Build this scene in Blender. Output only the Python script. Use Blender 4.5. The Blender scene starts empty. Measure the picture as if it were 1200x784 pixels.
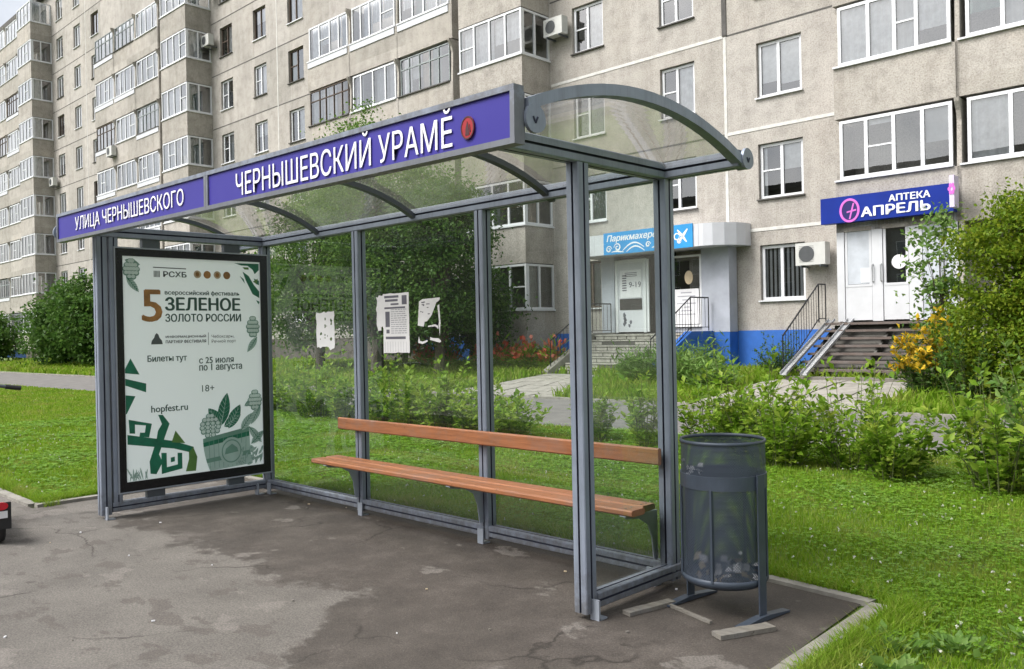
import bpy, math, random
import numpy as np
from mathutils import Vector, Matrix
from mathutils.geometry import tessellate_polygon

sc = bpy.context.scene
COL = sc.collection
PI = math.pi
random.seed(7)

# ------------------------------------------------------------------ camera
CAM = Vector((2.7646, -3.2980, 1.4643))
yaw, pitch, roll, fpx = math.radians(44.576), math.radians(-0.150), math.radians(-1.169), 994.64
fw = Vector((-math.sin(yaw)*math.cos(pitch), math.cos(yaw)*math.cos(pitch), math.sin(pitch)))
rt = Vector((math.cos(yaw), math.sin(yaw), 0)); up = rt.cross(fw)
rt, up = rt*math.cos(roll)+up*math.sin(roll), -rt*math.sin(roll)+up*math.cos(roll)
cam = bpy.data.objects.new('camera', bpy.data.cameras.new('camera'))
cam.data.sensor_width = 36; cam.data.lens = 36*fpx/1200; cam.data.clip_start = .05; cam.data.clip_end = 3000
cam.matrix_world = Matrix(((rt.x, up.x, -fw.x, CAM.x), (rt.y, up.y, -fw.y, CAM.y), (rt.z, up.z, -fw.z, CAM.z), (0, 0, 0, 1)))
COL.objects.link(cam); sc.camera = cam

# ------------------------------------------------------------------ light: overcast daylight
SUN_EL, SUN_AZ = math.radians(52), math.radians(205)     # azimuth clockwise from +Y
w = bpy.data.worlds.new('World'); sc.world = w; w.use_nodes = True
nt = w.node_tree; bg = nt.nodes['Background']
sky = nt.nodes.new('ShaderNodeTexSky'); sky.sky_type = 'NISHITA'; sky.sun_disc = False
sky.sun_elevation = SUN_EL; sky.sun_rotation = SUN_AZ; sky.air_density = 1.0; sky.dust_density = 5.0; sky.ozone_density = 1.0
hs = nt.nodes.new('ShaderNodeHueSaturation'); hs.inputs['Saturation'].default_value = .22
tcw = nt.nodes.new('ShaderNodeTexCoord'); cl = nt.nodes.new('ShaderNodeTexNoise'); cl.inputs['Scale'].default_value = 3.2; cl.inputs['Detail'].default_value = 6; cl.inputs['Roughness'].default_value = .6
cr = nt.nodes.new('ShaderNodeValToRGB'); cr.color_ramp.elements[0].position = .32; cr.color_ramp.elements[0].color = (.62, .66, .72, 1); cr.color_ramp.elements[1].position = .66; cr.color_ramp.elements[1].color = (1.35, 1.33, 1.3, 1)
mu = nt.nodes.new('ShaderNodeMix'); mu.data_type = 'RGBA'; mu.blend_type = 'MULTIPLY'; mu.inputs[0].default_value = 1
nt.links.new(tcw.outputs['Generated'], cl.inputs['Vector']); nt.links.new(cl.outputs['Fac'], cr.inputs[0])
nt.links.new(sky.outputs[0], hs.inputs['Color']); nt.links.new(hs.outputs[0], mu.inputs[6]); nt.links.new(cr.outputs[0], mu.inputs[7]); nt.links.new(mu.outputs[2], bg.inputs[0])
bg.inputs[1].default_value = .15
sl = bpy.data.lights.new('sun', 'SUN'); sl.energy = 1.5; sl.angle = math.radians(24); sl.color = (1, .96, .9)
so = bpy.data.objects.new('sun', sl); COL.objects.link(so)
sd = Vector((math.sin(SUN_AZ)*math.cos(SUN_EL), math.cos(SUN_AZ)*math.cos(SUN_EL), math.sin(SUN_EL)))
so.rotation_euler = sd.to_track_quat('Z', 'Y').to_euler(); so.location = (0, -10, 30)
sc.view_settings.view_transform = 'Standard'; sc.view_settings.look = 'None'
sc.view_settings.exposure = 0.86; sc.view_settings.gamma = 1
sc.cycles.use_denoising = True
sc.cycles.max_bounces = 8; sc.cycles.transparent_max_bounces = 24; sc.cycles.diffuse_bounces = 3
sc.cycles.glossy_bounces = 3; sc.cycles.transmission_bounces = 4
sc.cycles.caustics_reflective = False; sc.cycles.caustics_refractive = False

# ------------------------------------------------------------------ materials
def N(t, k, **kw):
    n = t.nodes.new(k)
    for a, v in kw.items():
        if a.startswith('i_'):
            n.inputs[int(a[2:]) if a[2:].isdigit() else a[2:]].default_value = v
        else: setattr(n, a, v)
    return n
def newmat(name):
    m = bpy.data.materials.new(name); m.use_nodes = True
    return m, m.node_tree, m.node_tree.nodes['Principled BSDF']
def noise(t, scale, detail=3, rough=.55, vec=None, stretch=None, obj=False):
    tc = N(t, 'ShaderNodeTexCoord')
    src = tc.outputs['Object']
    if stretch:
        mp = N(t, 'ShaderNodeMapping'); mp.inputs['Scale'].default_value = stretch
        t.links.new(src, mp.inputs[0]); src = mp.outputs[0]
    n = N(t, 'ShaderNodeTexNoise'); n.inputs['Scale'].default_value = scale
    n.inputs['Detail'].default_value = detail; n.inputs['Roughness'].default_value = rough
    t.links.new(src, n.inputs['Vector']); return n.outputs['Fac']
def ramp(t, fac, stops):
    r = N(t, 'ShaderNodeValToRGB'); e = r.color_ramp.elements
    while len(e) < len(stops): e.new(.5)
    for i, (p, c) in enumerate(stops):
        e[i].position = p; e[i].color = (*c, 1) if len(c) == 3 else c
    t.links.new(fac, r.inputs[0]); return r.outputs[0]
def mix(t, fac, a, b, mode='MIX'):
    m = N(t, 'ShaderNodeMix', data_type='RGBA', blend_type=mode)
    for s, v in ((m.inputs[0], fac), (m.inputs[6], a), (m.inputs[7], b)):
        if hasattr(v, 'links'): t.links.new(v, s)
        else: s.default_value = v if not isinstance(v, tuple) else ((*v, 1) if len(v) == 3 else v)
    return m.outputs[2]
def mathn(t, op, a, b=0.):
    m = N(t, 'ShaderNodeMath', operation=op)
    for s, v in ((m.inputs[0], a), (m.inputs[1], b)):
        if hasattr(v, 'links'): t.links.new(v, s)
        else: s.default_value = v
    return m.outputs[0]
def bump(t, p, h, strength=.3, dist=.01):
    b = N(t, 'ShaderNodeBump'); b.inputs['Strength'].default_value = strength; b.inputs['Distance'].default_value = dist
    t.links.new(h, b.inputs['Height']); t.links.new(b.outputs[0], p.inputs['Normal'])
def basic(name, c, rough=.6, metal=0., var=.12, scale=6., bmp=0., bscale=60.):
    m, t, p = newmat(name)
    lo = tuple(x*(1-var) for x in c); hi = tuple(min(1, x*(1+var)) for x in c)
    t.links.new(ramp(t, noise(t, scale, 4, .6), [(.3, lo), (.7, hi)]), p.inputs['Base Color'])
    p.inputs['Roughness'].default_value = rough; p.inputs['Metallic'].default_value = metal
    if bmp: bump(t, p, noise(t, bscale, 3), bmp, .004)
    return m
def leafmat(name, cols, trans=.3, rough=.45):
    m, t, p = newmat(name)
    g = N(t, 'ShaderNodeNewGeometry')
    c = ramp(t, g.outputs['Random Per Island'], [(i/(max(1, len(cols)-1)), c) for i, c in enumerate(cols)])
    big = noise(t, 1.3, 2)
    c = mix(t, mathn(t, 'MULTIPLY', big, .55), c, tuple(x*.7 for x in cols[0]))
    t.links.new(c, p.inputs['Base Color']); p.inputs['Roughness'].default_value = rough
    p.inputs['Specular IOR Level'].default_value = .18
    tr = N(t, 'ShaderNodeBsdfTranslucent'); t.links.new(c, tr.inputs[0])
    mx = N(t, 'ShaderNodeMixShader'); mx.inputs[0].default_value = trans
    out = t.nodes['Material Output']
    t.links.new(p.outputs[0], mx.inputs[1]); t.links.new(tr.outputs[0], mx.inputs[2]); t.links.new(mx.outputs[0], out.inputs[0])
    return m
def glassmat(name, tint, refl=1., base=0., rough=0., haze=0., hazec=(.6, .6, .55), wave=0.):
    m, t, p = newmat(name); t.nodes.remove(p)
    tp = N(t, 'ShaderNodeBsdfTransparent'); tp.inputs[0].default_value = (*tint, 1)
    gl = N(t, 'ShaderNodeBsdfGlossy'); gl.inputs['Roughness'].default_value = rough
    src = tp.outputs[0]
    if wave:
        b = N(t, 'ShaderNodeBump'); b.inputs['Strength'].default_value = wave; b.inputs['Distance'].default_value = .05
        t.links.new(noise(t, 1.1, 2, .5), b.inputs['Height']); t.links.new(b.outputs[0], gl.inputs['Normal'])
    if haze:
        df = N(t, 'ShaderNodeBsdfDiffuse'); df.inputs[0].default_value = (*hazec, 1)
        tl = N(t, 'ShaderNodeBsdfTranslucent'); tl.inputs[0].default_value = (*hazec, 1)
        a = N(t, 'ShaderNodeMixShader'); a.inputs[0].default_value = .5
        t.links.new(df.outputs[0], a.inputs[1]); t.links.new(tl.outputs[0], a.inputs[2])
        h = N(t, 'ShaderNodeMixShader')
        hf = mathn(t, 'MULTIPLY', ramp(t, noise(t, 2.2, 5, .65), [(.3, (.45, .45, .45)), (.75, (1, 1, 1))]), haze)
        t.links.new(hf, h.inputs[0]); t.links.new(src, h.inputs[1]); t.links.new(a.outputs[0], h.inputs[2]); src = h.outputs[0]
    fr = N(t, 'ShaderNodeFresnel'); fr.inputs[0].default_value = 1.5
    f = mathn(t, 'ADD', mathn(t, 'MULTIPLY', fr.outputs[0], refl), base)
    f = mathn(t, 'MINIMUM', f, .95)
    mx = N(t, 'ShaderNodeMixShader'); t.links.new(f, mx.inputs[0]); t.links.new(src, mx.inputs[1]); t.links.new(gl.outputs[0], mx.inputs[2])
    t.links.new(mx.outputs[0], t.nodes['Material Output'].inputs[0])
    return m

M = {}
def wallmat(name, base, tint):
    m, t, p = newmat(name)
    b = np.array(base)
    c = ramp(t, noise(t, .35, 5, .6), [(.3, tuple(b*.86)), (.55, tuple(b)), (.75, tuple(b*np.array(tint)))])
    st = ramp(t, noise(t, 1.0, 5, .65, stretch=(2.4, 2.4, .22)), [(.45, (1, 1, 1)), (.75, (.84, .83, .82))])
    c = mix(t, 1., c, st, 'MULTIPLY')
    pt = ramp(t, noise(t, 2.1, 6, .75), [(.38, (1.05, 1.05, 1.04)), (.50, (.97, .96, .95)), (.66, (.76, .755, .74))])
    c = mix(t, 1., c, pt, 'MULTIPLY')
    tc2 = N(t, 'ShaderNodeTexCoord'); mp2 = N(t, 'ShaderNodeMapping'); mp2.inputs['Scale'].default_value = (1/3.25, .2, 1/2.8); mp2.inputs['Location'].default_value = (.28, .5, -1.37/2.8)
    t.links.new(tc2.outputs['Object'], mp2.inputs[0]); fl = N(t, 'ShaderNodeVectorMath', operation='FLOOR'); t.links.new(mp2.outputs[0], fl.inputs[0])
    wn = N(t, 'ShaderNodeTexWhiteNoise'); t.links.new(fl.outputs[0], wn.inputs['Vector'])
    c = mix(t, 1., c, ramp(t, wn.outputs['Value'], [(0, (.88, .88, .87)), (.5, (1, .99, .98)), (1, (1.08, 1.075, 1.08))]), 'MULTIPLY')
    run = ramp(t, noise(t, 1.0, 4, .7, stretch=(5.5, 5.5, .12)), [(.58, (1, 1, 1)), (.72, (.78, .77, .75))])
    c = mix(t, .6, c, run, 'MULTIPLY')
    sp = ramp(t, noise(t, 26, 2, .8), [(.32, (.62, .6, .57)), (.5, (1, 1, 1)), (.7, (1.22, 1.2, 1.18))])
    c = mix(t, .8, c, sp, 'MULTIPLY')
    t.links.new(c, p.inputs['Base Color']); p.inputs['Roughness'].default_value = .92
    bump(t, p, noise(t, 30, 3, .7), .5, .02)
    return m
M['wall'] = wallmat('pebbledash_concrete', (.415, .394, .366), (1.05, 1.03, 1.02))
M['parapet'] = wallmat('balcony_concrete', (.405, .382, .35), (1.06, 1.03, 1.))
M['blueplinth'] = basic('blue_plinth_paint', (.022, .115, .42), .6, 0, .15, 3, .3, 30)
M['stoneplinth'] = basic('plinth_stone', (.09, .075, .065), .9, 0, .4, 4, .5, 20)
M['joint_w'] = basic('white_sealant', (.58, .57, .54), .8, 0, .15, 5)
M['joint_d'] = basic('dark_joint', (.09, .085, .08), .9, 0, .3, 5)
M['pvc'] = basic('white_plastic_frame', (.66, .67, .69), .35, 0, .06, 2)
M['pvc_old'] = basic('aged_white_paint', (.52, .53, .52), .6, 0, .18, 6)
M['brownwood'] = basic('old_brown_frame', (.075, .05, .035), .7, 0, .3, 8)
M['greymetal'] = basic('old_grey_frame', (.26, .29, .29), .6, 0, .25, 5)
M['winglass'] = glassmat('window_glass', (.90, .93, .94), 2.4, .11, wave=.012)
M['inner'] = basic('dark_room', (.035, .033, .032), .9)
M['cur_white'] = basic('white_curtain', (.78, .78, .80), .9, 0, .18, 5)
M['cur_grey'] = basic('grey_blind', (.55, .56, .58), .9, 0, .15, 3)
M['cur_beige'] = basic('beige_curtain', (.42, .33, .24), .9, 0, .25, 5)
M['cur_green'] = basic('teal_curtain', (.16, .24, .22), .9, 0, .25, 5)
def alumat(name, c):
    m, t, p = newmat(name); b = np.array(c)
    col = ramp(t, noise(t, 2.2, 6, .7), [(.3, tuple(b*.84)), (.55, tuple(b)), (.8, tuple(b*1.1))])
    st = ramp(t, noise(t, 3., 5, .75, stretch=(9, 9, .5)), [(.45, (1, 1, 1)), (.70, (.76, .75, .73))])
    col = mix(t, .8, col, st, 'MULTIPLY')
    tc = N(t, 'ShaderNodeTexCoord'); sx = N(t, 'ShaderNodeSeparateXYZ'); t.links.new(tc.outputs['Object'], sx.inputs[0])
    low = ramp(t, mathn(t, 'ADD', sx.outputs[2], mathn(t, 'MULTIPLY', mathn(t, 'SUBTRACT', noise(t, 14, 4, .7), .5), .45)), [(.06, (1, 1, 1)), (.22, (0, 0, 0))])
    col = mix(t, mathn(t, 'MULTIPLY', low, .6), col, (.085, .075, .062))      # splashed dirt near the ground
    chip = ramp(t, noise(t, 60, 3, .8), [(.70, (0, 0, 0)), (.74, (.7, .7, .7))])
    col = mix(t, chip, col, (.16, .16, .16))
    t.links.new(col, p.inputs['Base Color']); p.inputs['Metallic'].default_value = .25
    t.links.new(ramp(t, noise(t, 9, 4, .7), [(.3, (.33, .33, .33)), (.7, (.6, .6, .6))]), p.inputs['Roughness']); bump(t, p, noise(t, 45, 3), .08, .003); return m
M['alu'] = alumat('grey_aluminium', (.27, .31, .385))
M['alu_lt'] = basic('light_grey_aluminium', (.34, .375, .43), .4, .25, .08, 3)
M['slot'] = basic('dark_slot', (.03, .035, .06), .8)
M['darkmetal'] = basic('dark_grey_metal', (.10, .115, .13), .4, .4, .12, 4)
M['shelterglass'] = glassmat('shelter_glass', (.89, .94, .92), 1.5, .0, 0., .03, (.55, .62, .6), wave=.05)
M['polycarb'] = glassmat('smoky_roof_sheet', (.88, .88, .85), .4, .0, .06, .27, (.70, .68, .62))
def signmat():
    m, t, p = newmat('purple_blue_sign_face')
    t.links.new(ramp(t, noise(t, .9, 4), [(.3, (.038, .030, .235)), (.75, (.054, .045, .29))]), p.inputs['Base Color'])
    p.inputs['Roughness'].default_value = .5; p.inputs['Specular IOR Level'].default_value = .25; return m
M['sign'] = signmat()
M['white'] = basic('white_print', (.80, .80, .82), .5, 0, .03)
M['red'] = basic('red_emblem_print', (.30, .010, .016), .4, 0, .12, 30)
M['darkred'] = basic('dark_emblem_print', (.05, .008, .012), .5, 0, .1)
def woodmat(name, c, sc_, rough=.45):
    m, t, p = newmat(name)
    n = noise(t, 5, 6, .7, stretch=sc_)
    col = ramp(t, n, [(.3, tuple(x*.62 for x in c)), (.55, c), (.8, tuple(x*1.25 for x in c))])
    wr = ramp(t, noise(t, 3.1, 6, .75), [(.47, (0, 0, 0)), (.66, (.7, .7, .7))])
    col = mix(t, wr, col, tuple(.45*x+.10 for x in c)); dk_ = ramp(t, noise(t, 38, 2, .8), [(.68, (1, 1, 1)), (.74, (.45, .42, .4))]); col = mix(t, 1., col, dk_, 'MULTIPLY')
    t.links.new(col, p.inputs['Base Color']); p.inputs['Roughness'].default_value = rough
    bump(t, p, n, .25, .004); return m
M['wood'] = woodmat('orange_varnished_wood', (.375, .15, .066), (.7, 12, 12))
M['oldwood'] = woodmat('weathered_grey_wood', (.185, .17, .145), (2, 14, 14), .85)
M['stepwood'] = woodmat('dark_step_boards', (.135, .105, .09), (1, 10, 10), .8)
M['doorwhite'] = basic('white_door_plastic', (.575, .585, .605), .4, 0, .07, 2)
M['frost'] = basic('frosted_white_film', (.47, .50, .54), .5, 0, .15, 3)
M['black'] = basic('black_gloss_frame', (.008, .008, .01), .25, 0, .1)
M['rubber'] = basic('black_rubber', (.015, .015, .016), .7)
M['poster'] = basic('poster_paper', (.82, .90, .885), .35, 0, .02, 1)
m_ = M['poster'].node_tree.nodes['Principled BSDF']; m_.inputs['Emission Color'].default_value = (.82, .92, .90, 1); m_.inputs['Emission Strength'].default_value = .10   # weak glow added to the paper to brighten it, no lamp behind
M['p_green'] = basic('poster_dark_green', (.012, .16, .088), .4, 0, .25, 9)
M['p_olive'] = basic('poster_leaf_green', (.10, .22, .05), .4, 0, .2, 6)
M['p_text'] = basic('poster_text_green', (.03, .085, .065), .4)
M['p_grey'] = basic('poster_text_grey', (.09, .11, .11), .4)
M['p_pale'] = basic('poster_pale_green', (.40, .56, .50), .4)
M['p_mint'] = basic('poster_mint', (.60, .74, .69), .4)
M['p_mid'] = basic('poster_mid_green', (.16, .32, .25), .4)
M['p_gold'] = basic('poster_gold', (.34, .17, .05), .35, 0, .45, 9)
M['p_tan'] = basic('poster_tan', (.52, .42, .28), .4)
M['bin'] = basic('blue_grey_bin_paint', (.050, .064, .088), .45, .1, .2, 8, .1, 30)
M['paper'] = basic('white_paper', (.72, .72, .74), .8, 0, .05)
M['ink'] = basic('faded_ink', (.12, .12, .15), .7)
M['ink_lt'] = basic('pale_ink', (.36, .36, .40), .7)
M['bluebanner'] = basic('blue_banner', (.025, .27, .60), .4, 0, .1, 2)
M['pharm'] = basic('deep_blue_fascia', (.005, .024, .235), .5, 0, .08, 2)
M['pharm'].node_tree.nodes['Principled BSDF'].inputs['Specular IOR Level'].default_value = .2
M['pink'] = basic('pink_logo', (.62, .14, .56), .4)
M['lilac'] = basic('lilac_sign', (.62, .55, .75), .4)
M['navy'] = basic('navy_logo_disc', (.012, .008, .11), .4)
M['panelwhite'] = basic('white_metal_panel', (.56, .57, .605), .45, 0, .06, 2)
M['greywall'] = basic('grey_painted_wall', (.36, .38, .43), .8, 0, .12, 2, .2, 15)
M['stone'] = basic('pale_stone_step', (.33, .31, .275), .9, 0, .3, 5, .5, 18)
M['mortar'] = basic('dark_gap_between_stones', (.10, .095, .085), .95)
M['blackiron'] = basic('black_iron', (.02, .02, .022), .5, .3)
M['galv'] = basic('galvanised_steel', (.42, .43, .44), .45, .5, .15, 6)
M['accase'] = basic('air_conditioner_casing', (.54, .54, .515), .5, 0, .06)
M['acdark'] = basic('air_conditioner_grille', (.085, .09, .095), .6)
M['lens_red'] = basic('red_reflector', (.55, .015, .03), .2)
M['bark'] = basic('bark', (.10, .08, .062), .95, 0, .35, 12, .6, 30)
M['stem'] = basic('green_stem', (.10, .12, .04), .8, 0, .25, 8)
M['lf_linden'] = leafmat('linden_leaves', [(.07, .15, .022), (.14, .26, .045), (.24, .37, .08)], .48)
M['lf_dark'] = leafmat('dark_leaves', [(.045, .11, .020), (.085, .175, .032), (.14, .24, .05)], .42)
M['lf_bright'] = leafmat('bright_shrub_leaves', [(.11, .23, .016), (.22, .38, .03), (.36, .48, .07)], .48)
M['lf_yellow'] = leafmat('yellow_green_leaves', [(.10, .19, .012), (.21, .30, .02), (.34, .38, .035)], .45)
M['lf_pale'] = leafmat('pale_green_leaves', [(.09, .19, .03), (.18, .31, .07), (.28, .40, .12)], .42)
M['fl_yellow'] = leafmat('yellow_flowers', [(.60, .38, .015), (.72, .50, .03), (.66, .46, .08)], .3)
M['fl_orange'] = leafmat('orange_lily_flowers', [(.62, .10, .05), (.70, .20, .13), (.66, .30, .24)], .3)
def drymix(m, sc_, lo, hi, dry):
    t = m.node_tree; p = t.nodes['Principled BSDF']; src = p.inputs['Base Color'].links[0].from_socket
    f = ramp(t, noise(t, sc_, 5, .65), [(lo, (0, 0, 0)), (hi, (1, 1, 1))])
    c = mix(t, mathn(t, 'MULTIPLY', f, .75), src, dry); t.links.new(c, p.inputs['Base Color'])
    for n_ in t.nodes:
        if n_.type == 'BSDF_TRANSLUCENT': t.links.new(c, n_.inputs[0])
    return m
M['grass'] = leafmat('grass_blades', [(.14, .28, .012), (.21, .37, .02), (.29, .43, .04), (.38, .41, .10)], .48, .6)
M['clover'] = leafmat('clover_leaves', [(.13, .28, .018), (.19, .36, .03), (.27, .42, .05)], .45)
M['fl_white'] = leafmat('white_clover_flowers', [(.55, .56, .46), (.68, .68, .62)], .2)
drymix(M['grass'], 1.1, .50, .68, (.34, .32, .09)); drymix(M['clover'], 1.7, .5, .7, (.22, .36, .10)); drymix(M['lf_bright'], 3.5, .50, .68, (.36, .40, .06)); drymix(M['lf_yellow'], 1.6, .5, .68, (.12, .22, .02))
def lawnmat():
    m, t, p = newmat('lawn_soil_and_turf')
    a = ramp(t, noise(t, .6, 6, .65), [(.3, (.075, .135, .016)), (.55, (.115, .185, .026)), (.75, (.17, .21, .05))])
    soil = ramp(t, noise(t, 1.35, 6, .65), [(.60, (0, 0, 0)), (.68, (.85, .85, .85))]); a = mix(t, soil, a, (.13, .115, .075))
    b = ramp(t, noise(t, 40, 4, .75), [(.3, (.45, .45, .45)), (.7, (1.3, 1.3, 1.3))])
    t.links.new(mix(t, 1., a, b, 'MULTIPLY'), p.inputs['Base Color']); p.inputs['Roughness'].default_value = .95
    bump(t, p, noise(t, 30, 4, .7), .6, .03); return m
M['lawn'] = lawnmat()
def asphaltmat():
    m, t, p = newmat('old_stained_asphalt')
    tc = N(t, 'ShaderNodeTexCoord'); sx = N(t, 'ShaderNodeSeparateXYZ'); t.links.new(tc.outputs['Object'], sx.inputs[0])
    X, Y = sx.outputs[0], sx.outputs[1]
    n1 = noise(t, 1.15, 6, .62); n2 = noise(t, 3.6, 5, .6)
    # damp stain under and in front of the shelter: a ragged band with a shape of its own
    edge = mathn(t, 'ADD', Y, mathn(t, 'ADD', mathn(t, 'MULTIPLY', mathn(t, 'SUBTRACT', n1, .5), 1.7), mathn(t, 'MULTIPLY', mathn(t, 'SUBTRACT', n2, .5), .5)))
    lim = mathn(t, 'SUBTRACT', -.62, mathn(t, 'MULTIPLY', mathn(t, 'MAXIMUM', mathn(t, 'ADD', X, 1.3), 0.), 1.15))
    d = mathn(t, 'SUBTRACT', edge, lim)
    left = mathn(t, 'MULTIPLY', mathn(t, 'ADD', mathn(t, 'ADD', X, 4.9), mathn(t, 'MULTIPLY', mathn(t, 'SUBTRACT', n1, .5), 2.)), 1.2)
    d = mathn(t, 'MINIMUM', d, left)
    n3 = noise(t, 11., 5, .7)
    d = mathn(t, 'ADD', d, mathn(t, 'MULTIPLY', mathn(t, 'SUBTRACT', n3, .5), .62))
    mask = ramp(t, mathn(t, 'ADD', mathn(t, 'MULTIPLY', d, 2.2), .4), [(.30, (0, 0, 0)), (.52, (.72, .72, .72)), (.9, (1, 1, 1))])
    rim = ramp(t, mathn(t, 'ADD', mathn(t, 'MULTIPLY', d, 1.), .5), [(.48, (1, 1, 1)), (.60, (.74, .72, .70)), (.80, (1, 1, 1))])
    dry = ramp(t, noise(t, 1.7, 6, .65), [(.28, (.090, .082, .073)), (.5, (.120, .110, .098)), (.72, (.150, .138, .123))])
    wet = ramp(t, noise(t, 2.6, 6, .68), [(.28, (.040, .033, .028)), (.5, (.064, .054, .046)), (.72, (.100, .086, .075))])
    spots = ramp(t, noise(t, 2.9, 5, .6, stretch=(1, 1.6, 1)), [(.56, (0, 0, 0)), (.60, (.6, .6, .6))])
    dry = mix(t, spots, dry, (.074, .063, .055))
    c = mix(t, 1., mix(t, mask, dry, wet), rim, 'MULTIPLY')
    grime = ramp(t, mathn(t, 'ADD', Y, mathn(t, 'MULTIPLY', mathn(t, 'SUBTRACT', n2, .5), .9)), [(.35, (1, 1, 1)), (.80, (.62, .58, .54))])
    c = mix(t, 1., c, grime, 'MULTIPLY')
    vz = N(t, 'ShaderNodeVectorMath', operation='ADD'); nz = N(t, 'ShaderNodeTexNoise'); nz.inputs['Scale'].default_value = 2.2; nz.inputs['Detail'].default_value = 5
    t.links.new(tc.outputs['Object'], nz.inputs['Vector']); sc3 = N(t, 'ShaderNodeVectorMath', operation='SCALE'); sc3.inputs['Scale'].default_value = .55; t.links.new(nz.outputs['Color'], sc3.inputs[0])
    t.links.new(tc.outputs['Object'], vz.inputs[0]); t.links.new(sc3.outputs[0], vz.inputs[1])
    vo = N(t, 'ShaderNodeTexVoronoi', feature='DISTANCE_TO_EDGE'); vo.inputs['Scale'].default_value = .62; t.links.new(vz.outputs[0], vo.inputs['Vector'])
    ck = ramp(t, vo.outputs['Distance'], [(.002, (.42, .40, .38)), (.009, (1, 1, 1))])
    gk = ramp(t, noise(t, .9, 3), [(.48, (0, 0, 0)), (.56, (1, 1, 1))])
    c = mix(t, gk, c, mix(t, 1., c, ck, 'MULTIPLY'))
    mud = ramp(t, noise(t, 1.9, 5, .55, stretch=(1, 1.35, 1)), [(.615, (0, 0, 0)), (.65, (1, 1, 1))])
    c = mix(t, mathn(t, 'MULTIPLY', mud, .7), c, (.165, .15, .135))
    sp = ramp(t, noise(t, 95, 2, .8), [(.32, (.62, .62, .62)), (.5, (1, 1, 1)), (.68, (1.45, 1.43, 1.4))])
    c = mix(t, .85, c, sp, 'MULTIPLY')
    v = N(t, 'ShaderNodeTexVoronoi'); v.inputs['Scale'].default_value = 70; t.links.new(tc.outputs['Object'], v.inputs['Vector'])
    sp2 = ramp(t, v.outputs['Distance'], [(.05, (1, 1, 1)), (.16, (0, 0, 0))])
    gate = ramp(t, noise(t, 55, 1), [(.56, (0, 0, 0)), (.6, (.5, .5, .5))])
    c = mix(t, mix(t, 1., sp2, gate, 'MULTIPLY'), c, (.36, .35, .33))
    t.links.new(c, p.inputs['Base Color'])
    r = mix(t, mask, (.93, .93, .93), (.66, .66, .66)); t.links.new(r, p.inputs['Roughness'])
    bump(t, p, noise(t, 110, 3, .8), .55, .006)
    return m
M['asphalt'] = asphaltmat()
M['drive'] = basic('pale_worn_asphalt', (.145, .138, .13), .95, 0, .22, 2.5, .4, 60)
M['kerb'] = basic('concrete_kerb', (.235, .222, .195), .95, 0, .28, 7, .5, 50)
M['slab'] = basic('pale_paving_slab', (.27, .255, .225), .95, 0, .22, 5, .4, 40)

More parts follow.
